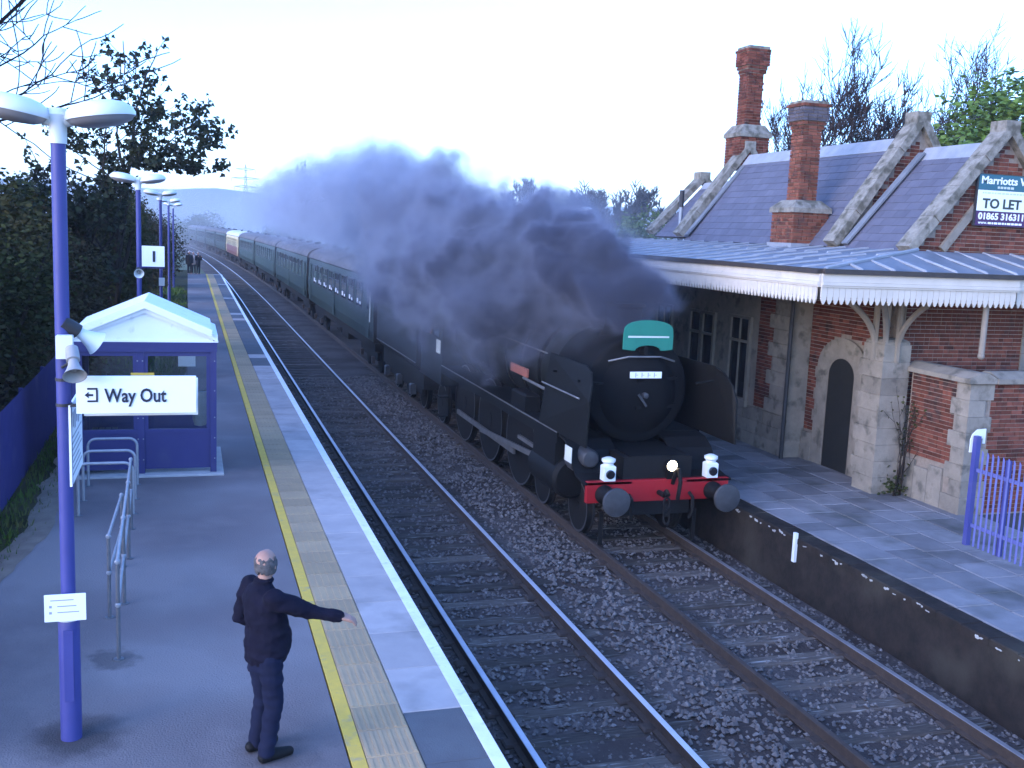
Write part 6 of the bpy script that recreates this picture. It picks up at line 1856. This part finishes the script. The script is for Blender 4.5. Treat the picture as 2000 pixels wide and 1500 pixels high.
    s = math_('MULTIPLY', s, s)
    n4 = noise(p2, .8, 3.0, .6)
    mod = math_('MAXIMUM', math_('MULTIPLY', math_('SUBTRACT', n4.outputs[0], .30), 3.6), .22)
    dens = math_('MULTIPLY', math_('MULTIPLY', s, mod), dn)
    veil = math_('MULTIPLY', math_('MULTIPLY', math_('MULTIPLY', math_('SUBTRACT', 1.55, e), 1.1, None, True), math_('POWER', mod, 1.6)), math_('MINIMUM', math_('MULTIPLY', dn, .045), .22))
    dens = math_('ADD', dens, veil)              # thin torn smoke round the dense core
    # front end starts at the chimney mouth
    fr = N('ShaderNodeMapRange'); fr.inputs['From Min'].default_value = YS + .15; fr.inputs['From Max'].default_value = YS + .9
    L(sep0.outputs[1], fr.inputs['Value'])
    dens = math_('MULTIPLY', dens, fr.outputs[0])
    vc = N('GeometryNodeVolumeCube')
    L(dens, vc.inputs['Density'])
    vc.inputs['Min'].default_value = vmin; vc.inputs['Max'].default_value = vmax
    for k, q in zip(('Resolution X', 'Resolution Y', 'Resolution Z'), vres): vc.inputs[k].default_value = q
    sm = N('GeometryNodeSetMaterial'); sm.inputs['Material'].default_value = MATS['smoke']
    L(vc.outputs[0], sm.inputs['Geometry']); L(sm.outputs[0], go.inputs[0])
    return ng
YS, YE = 16.0, 125.0
m = bpy.data.materials.new('smoke'); m.use_nodes = True
t_ = m.node_tree
for n in list(t_.nodes):
    if n.type == 'BSDF_PRINCIPLED': t_.nodes.remove(n)
pv = t_.nodes.new('ShaderNodeVolumePrincipled')
vi = t_.nodes.new('ShaderNodeVolumeInfo')            # thick soot is dark, thin drifting smoke is pale
cr_ = t_.nodes.new('ShaderNodeValToRGB')
cr_.color_ramp.elements[0].position = 0.0; cr_.color_ramp.elements[0].color = (.58, .61, .69, 1)
cr_.color_ramp.elements[1].position = 1.0; cr_.color_ramp.elements[1].color = (.145, .15, .20, 1)
e_ = cr_.color_ramp.elements.new(.12); e_.color = (.36, .375, .46, 1)
mr_ = t_.nodes.new('ShaderNodeMath'); mr_.operation = 'DIVIDE'; mr_.inputs[1].default_value = 3.0
t_.links.new(vi.outputs['Density'], mr_.inputs[0]); t_.links.new(mr_.outputs[0], cr_.inputs[0]); t_.links.new(cr_.outputs[0], pv.inputs['Color'])
pv.inputs['Density'].default_value = 1.0
pv.inputs['Anisotropy'].default_value = .1
t_.links.new(pv.outputs[0], [n for n in t_.nodes if n.type == 'OUTPUT_MATERIAL'][0].inputs['Volume'])
MATS['smoke'] = m
vd = bpy.data.volumes.new('smoke')
smo = bpy.data.objects.new('smoke', vd); col.objects.link(smo)
smo['kind'] = 'stuff'
tag(smo, 'thick grey smoke rolling back from the locomotive chimney over the train', 'smoke')
vd.materials.append(m)
md = smo.modifiers.new('smoke', 'NODES'); md.node_group = smoke_group((2.2, 32.0, 1.6), (12.6, 125.0, 10.4), (56, 470, 46))
vd1 = bpy.data.volumes.new('fresh_smoke'); vd1.materials.append(m)
sm1 = bpy.data.objects.new('fresh_smoke', vd1); col.objects.link(sm1); sm1.parent = smo
md1 = sm1.modifiers.new('smoke', 'NODES'); md1.node_group = smoke_group((3.4, 15.8, 1.4), (10.6, 32.0, 9.2), (80, 180, 86))

# older smoke hanging over the line beyond the plume
ng = bpy.data.node_groups.new('drift_density', 'GeometryNodeTree')
ng.interface.new_socket('Geometry', in_out='INPUT', socket_type='NodeSocketGeometry')
ng.interface.new_socket('Geometry', in_out='OUTPUT', socket_type='NodeSocketGeometry')
N, L = ng.nodes.new, ng.links.new
go = N('NodeGroupOutput'); pos = N('GeometryNodeInputPosition')
no = N('ShaderNodeTexNoise'); no.inputs['Scale'].default_value = .07; no.inputs['Detail'].default_value = 3; L(pos.outputs[0], no.inputs['Vector'])
sp_ = N('ShaderNodeSeparateXYZ'); L(pos.outputs[0], sp_.inputs[0])
def rng(sock, a, b_, to0, to1, smooth=True):
    n = N('ShaderNodeMapRange'); n.interpolation_type = 'SMOOTHSTEP' if smooth else 'LINEAR'
    L(sock, n.inputs['Value'])
    for k_, q in zip(('From Min', 'From Max', 'To Min', 'To Max'), (a, b_, to0, to1)): n.inputs[k_].default_value = q
    return n.outputs[0]
def mul(a, b_):
    n = N('ShaderNodeMath'); n.operation = 'MULTIPLY'; L(a, n.inputs[0]); L(b_, n.inputs[1]); return n.outputs[0]
dd_ = mul(rng(no.outputs['Fac'], .34, .62, .25, 1), rng(sp_.outputs[1], 110, 185, 0, .008))
dd_ = mul(dd_, rng(sp_.outputs[1], 270, 310, 1, 0))
dd_ = mul(dd_, rng(sp_.outputs[2], 5, 13, 1, 0))
dd_ = mul(dd_, rng(sp_.outputs[0], -38, -20, 0, 1))
dd_ = mul(dd_, rng(sp_.outputs[0], 12, 34, 1, 0))
vc = N('GeometryNodeVolumeCube'); L(dd_, vc.inputs['Density'])
vc.inputs['Min'].default_value = (-40, 84, -.4); vc.inputs['Max'].default_value = (36, 312, 14)
for k_, q in zip(('Resolution X', 'Resolution Y', 'Resolution Z'), (40, 114, 14)): vc.inputs[k_].default_value = q
md_ = bpy.data.materials.new('drift_smoke'); md_.use_nodes = True
t_ = md_.node_tree
for n in list(t_.nodes):
    if n.type == 'BSDF_PRINCIPLED': t_.nodes.remove(n)
pv = t_.nodes.new('ShaderNodeVolumePrincipled'); pv.inputs['Color'].default_value = (.62, .62, .64, 1); pv.inputs['Density'].default_value = 1
t_.links.new(pv.outputs[0], [n for n in t_.nodes if n.type == 'OUTPUT_MATERIAL'][0].inputs['Volume'])
sm_ = N('GeometryNodeSetMaterial'); sm_.inputs['Material'].default_value = md_
L(vc.outputs[0], sm_.inputs['Geometry']); L(sm_.outputs[0], go.inputs[0])
vd2 = bpy.data.volumes.new('drifting_smoke'); vd2.materials.append(md_)
ds = bpy.data.objects.new('drifting_smoke', vd2); col.objects.link(ds); ds['kind'] = 'stuff'
tag(ds, 'thin pale smoke hanging over the far bend of the line', 'smoke')
m2_ = ds.modifiers.new('drift', 'NODES'); m2_.node_group = ng

# ------------------------------------------------------------------ evening haze
hz = MB().box(-3000, 3000, -60, 3000, -4, 110)
m = bpy.data.materials.new('haze'); m.use_nodes = True
t_ = m.node_tree
for n in list(t_.nodes):
    if n.type == 'BSDF_PRINCIPLED': t_.nodes.remove(n)
pv = t_.nodes.new('ShaderNodeVolumePrincipled')
pv.inputs['Color'].default_value = (.84, .88, .94, 1)
pv.inputs['Density'].default_value = .00036
t_.links.new(pv.outputs[0], [n for n in t_.nodes if n.type == 'OUTPUT_MATERIAL'][0].inputs['Volume'])
MATS['haze'] = m
tag(hz.build('haze', 'haze', kind='stuff'), 'thin blue evening haze over the fields and hills', 'haze')
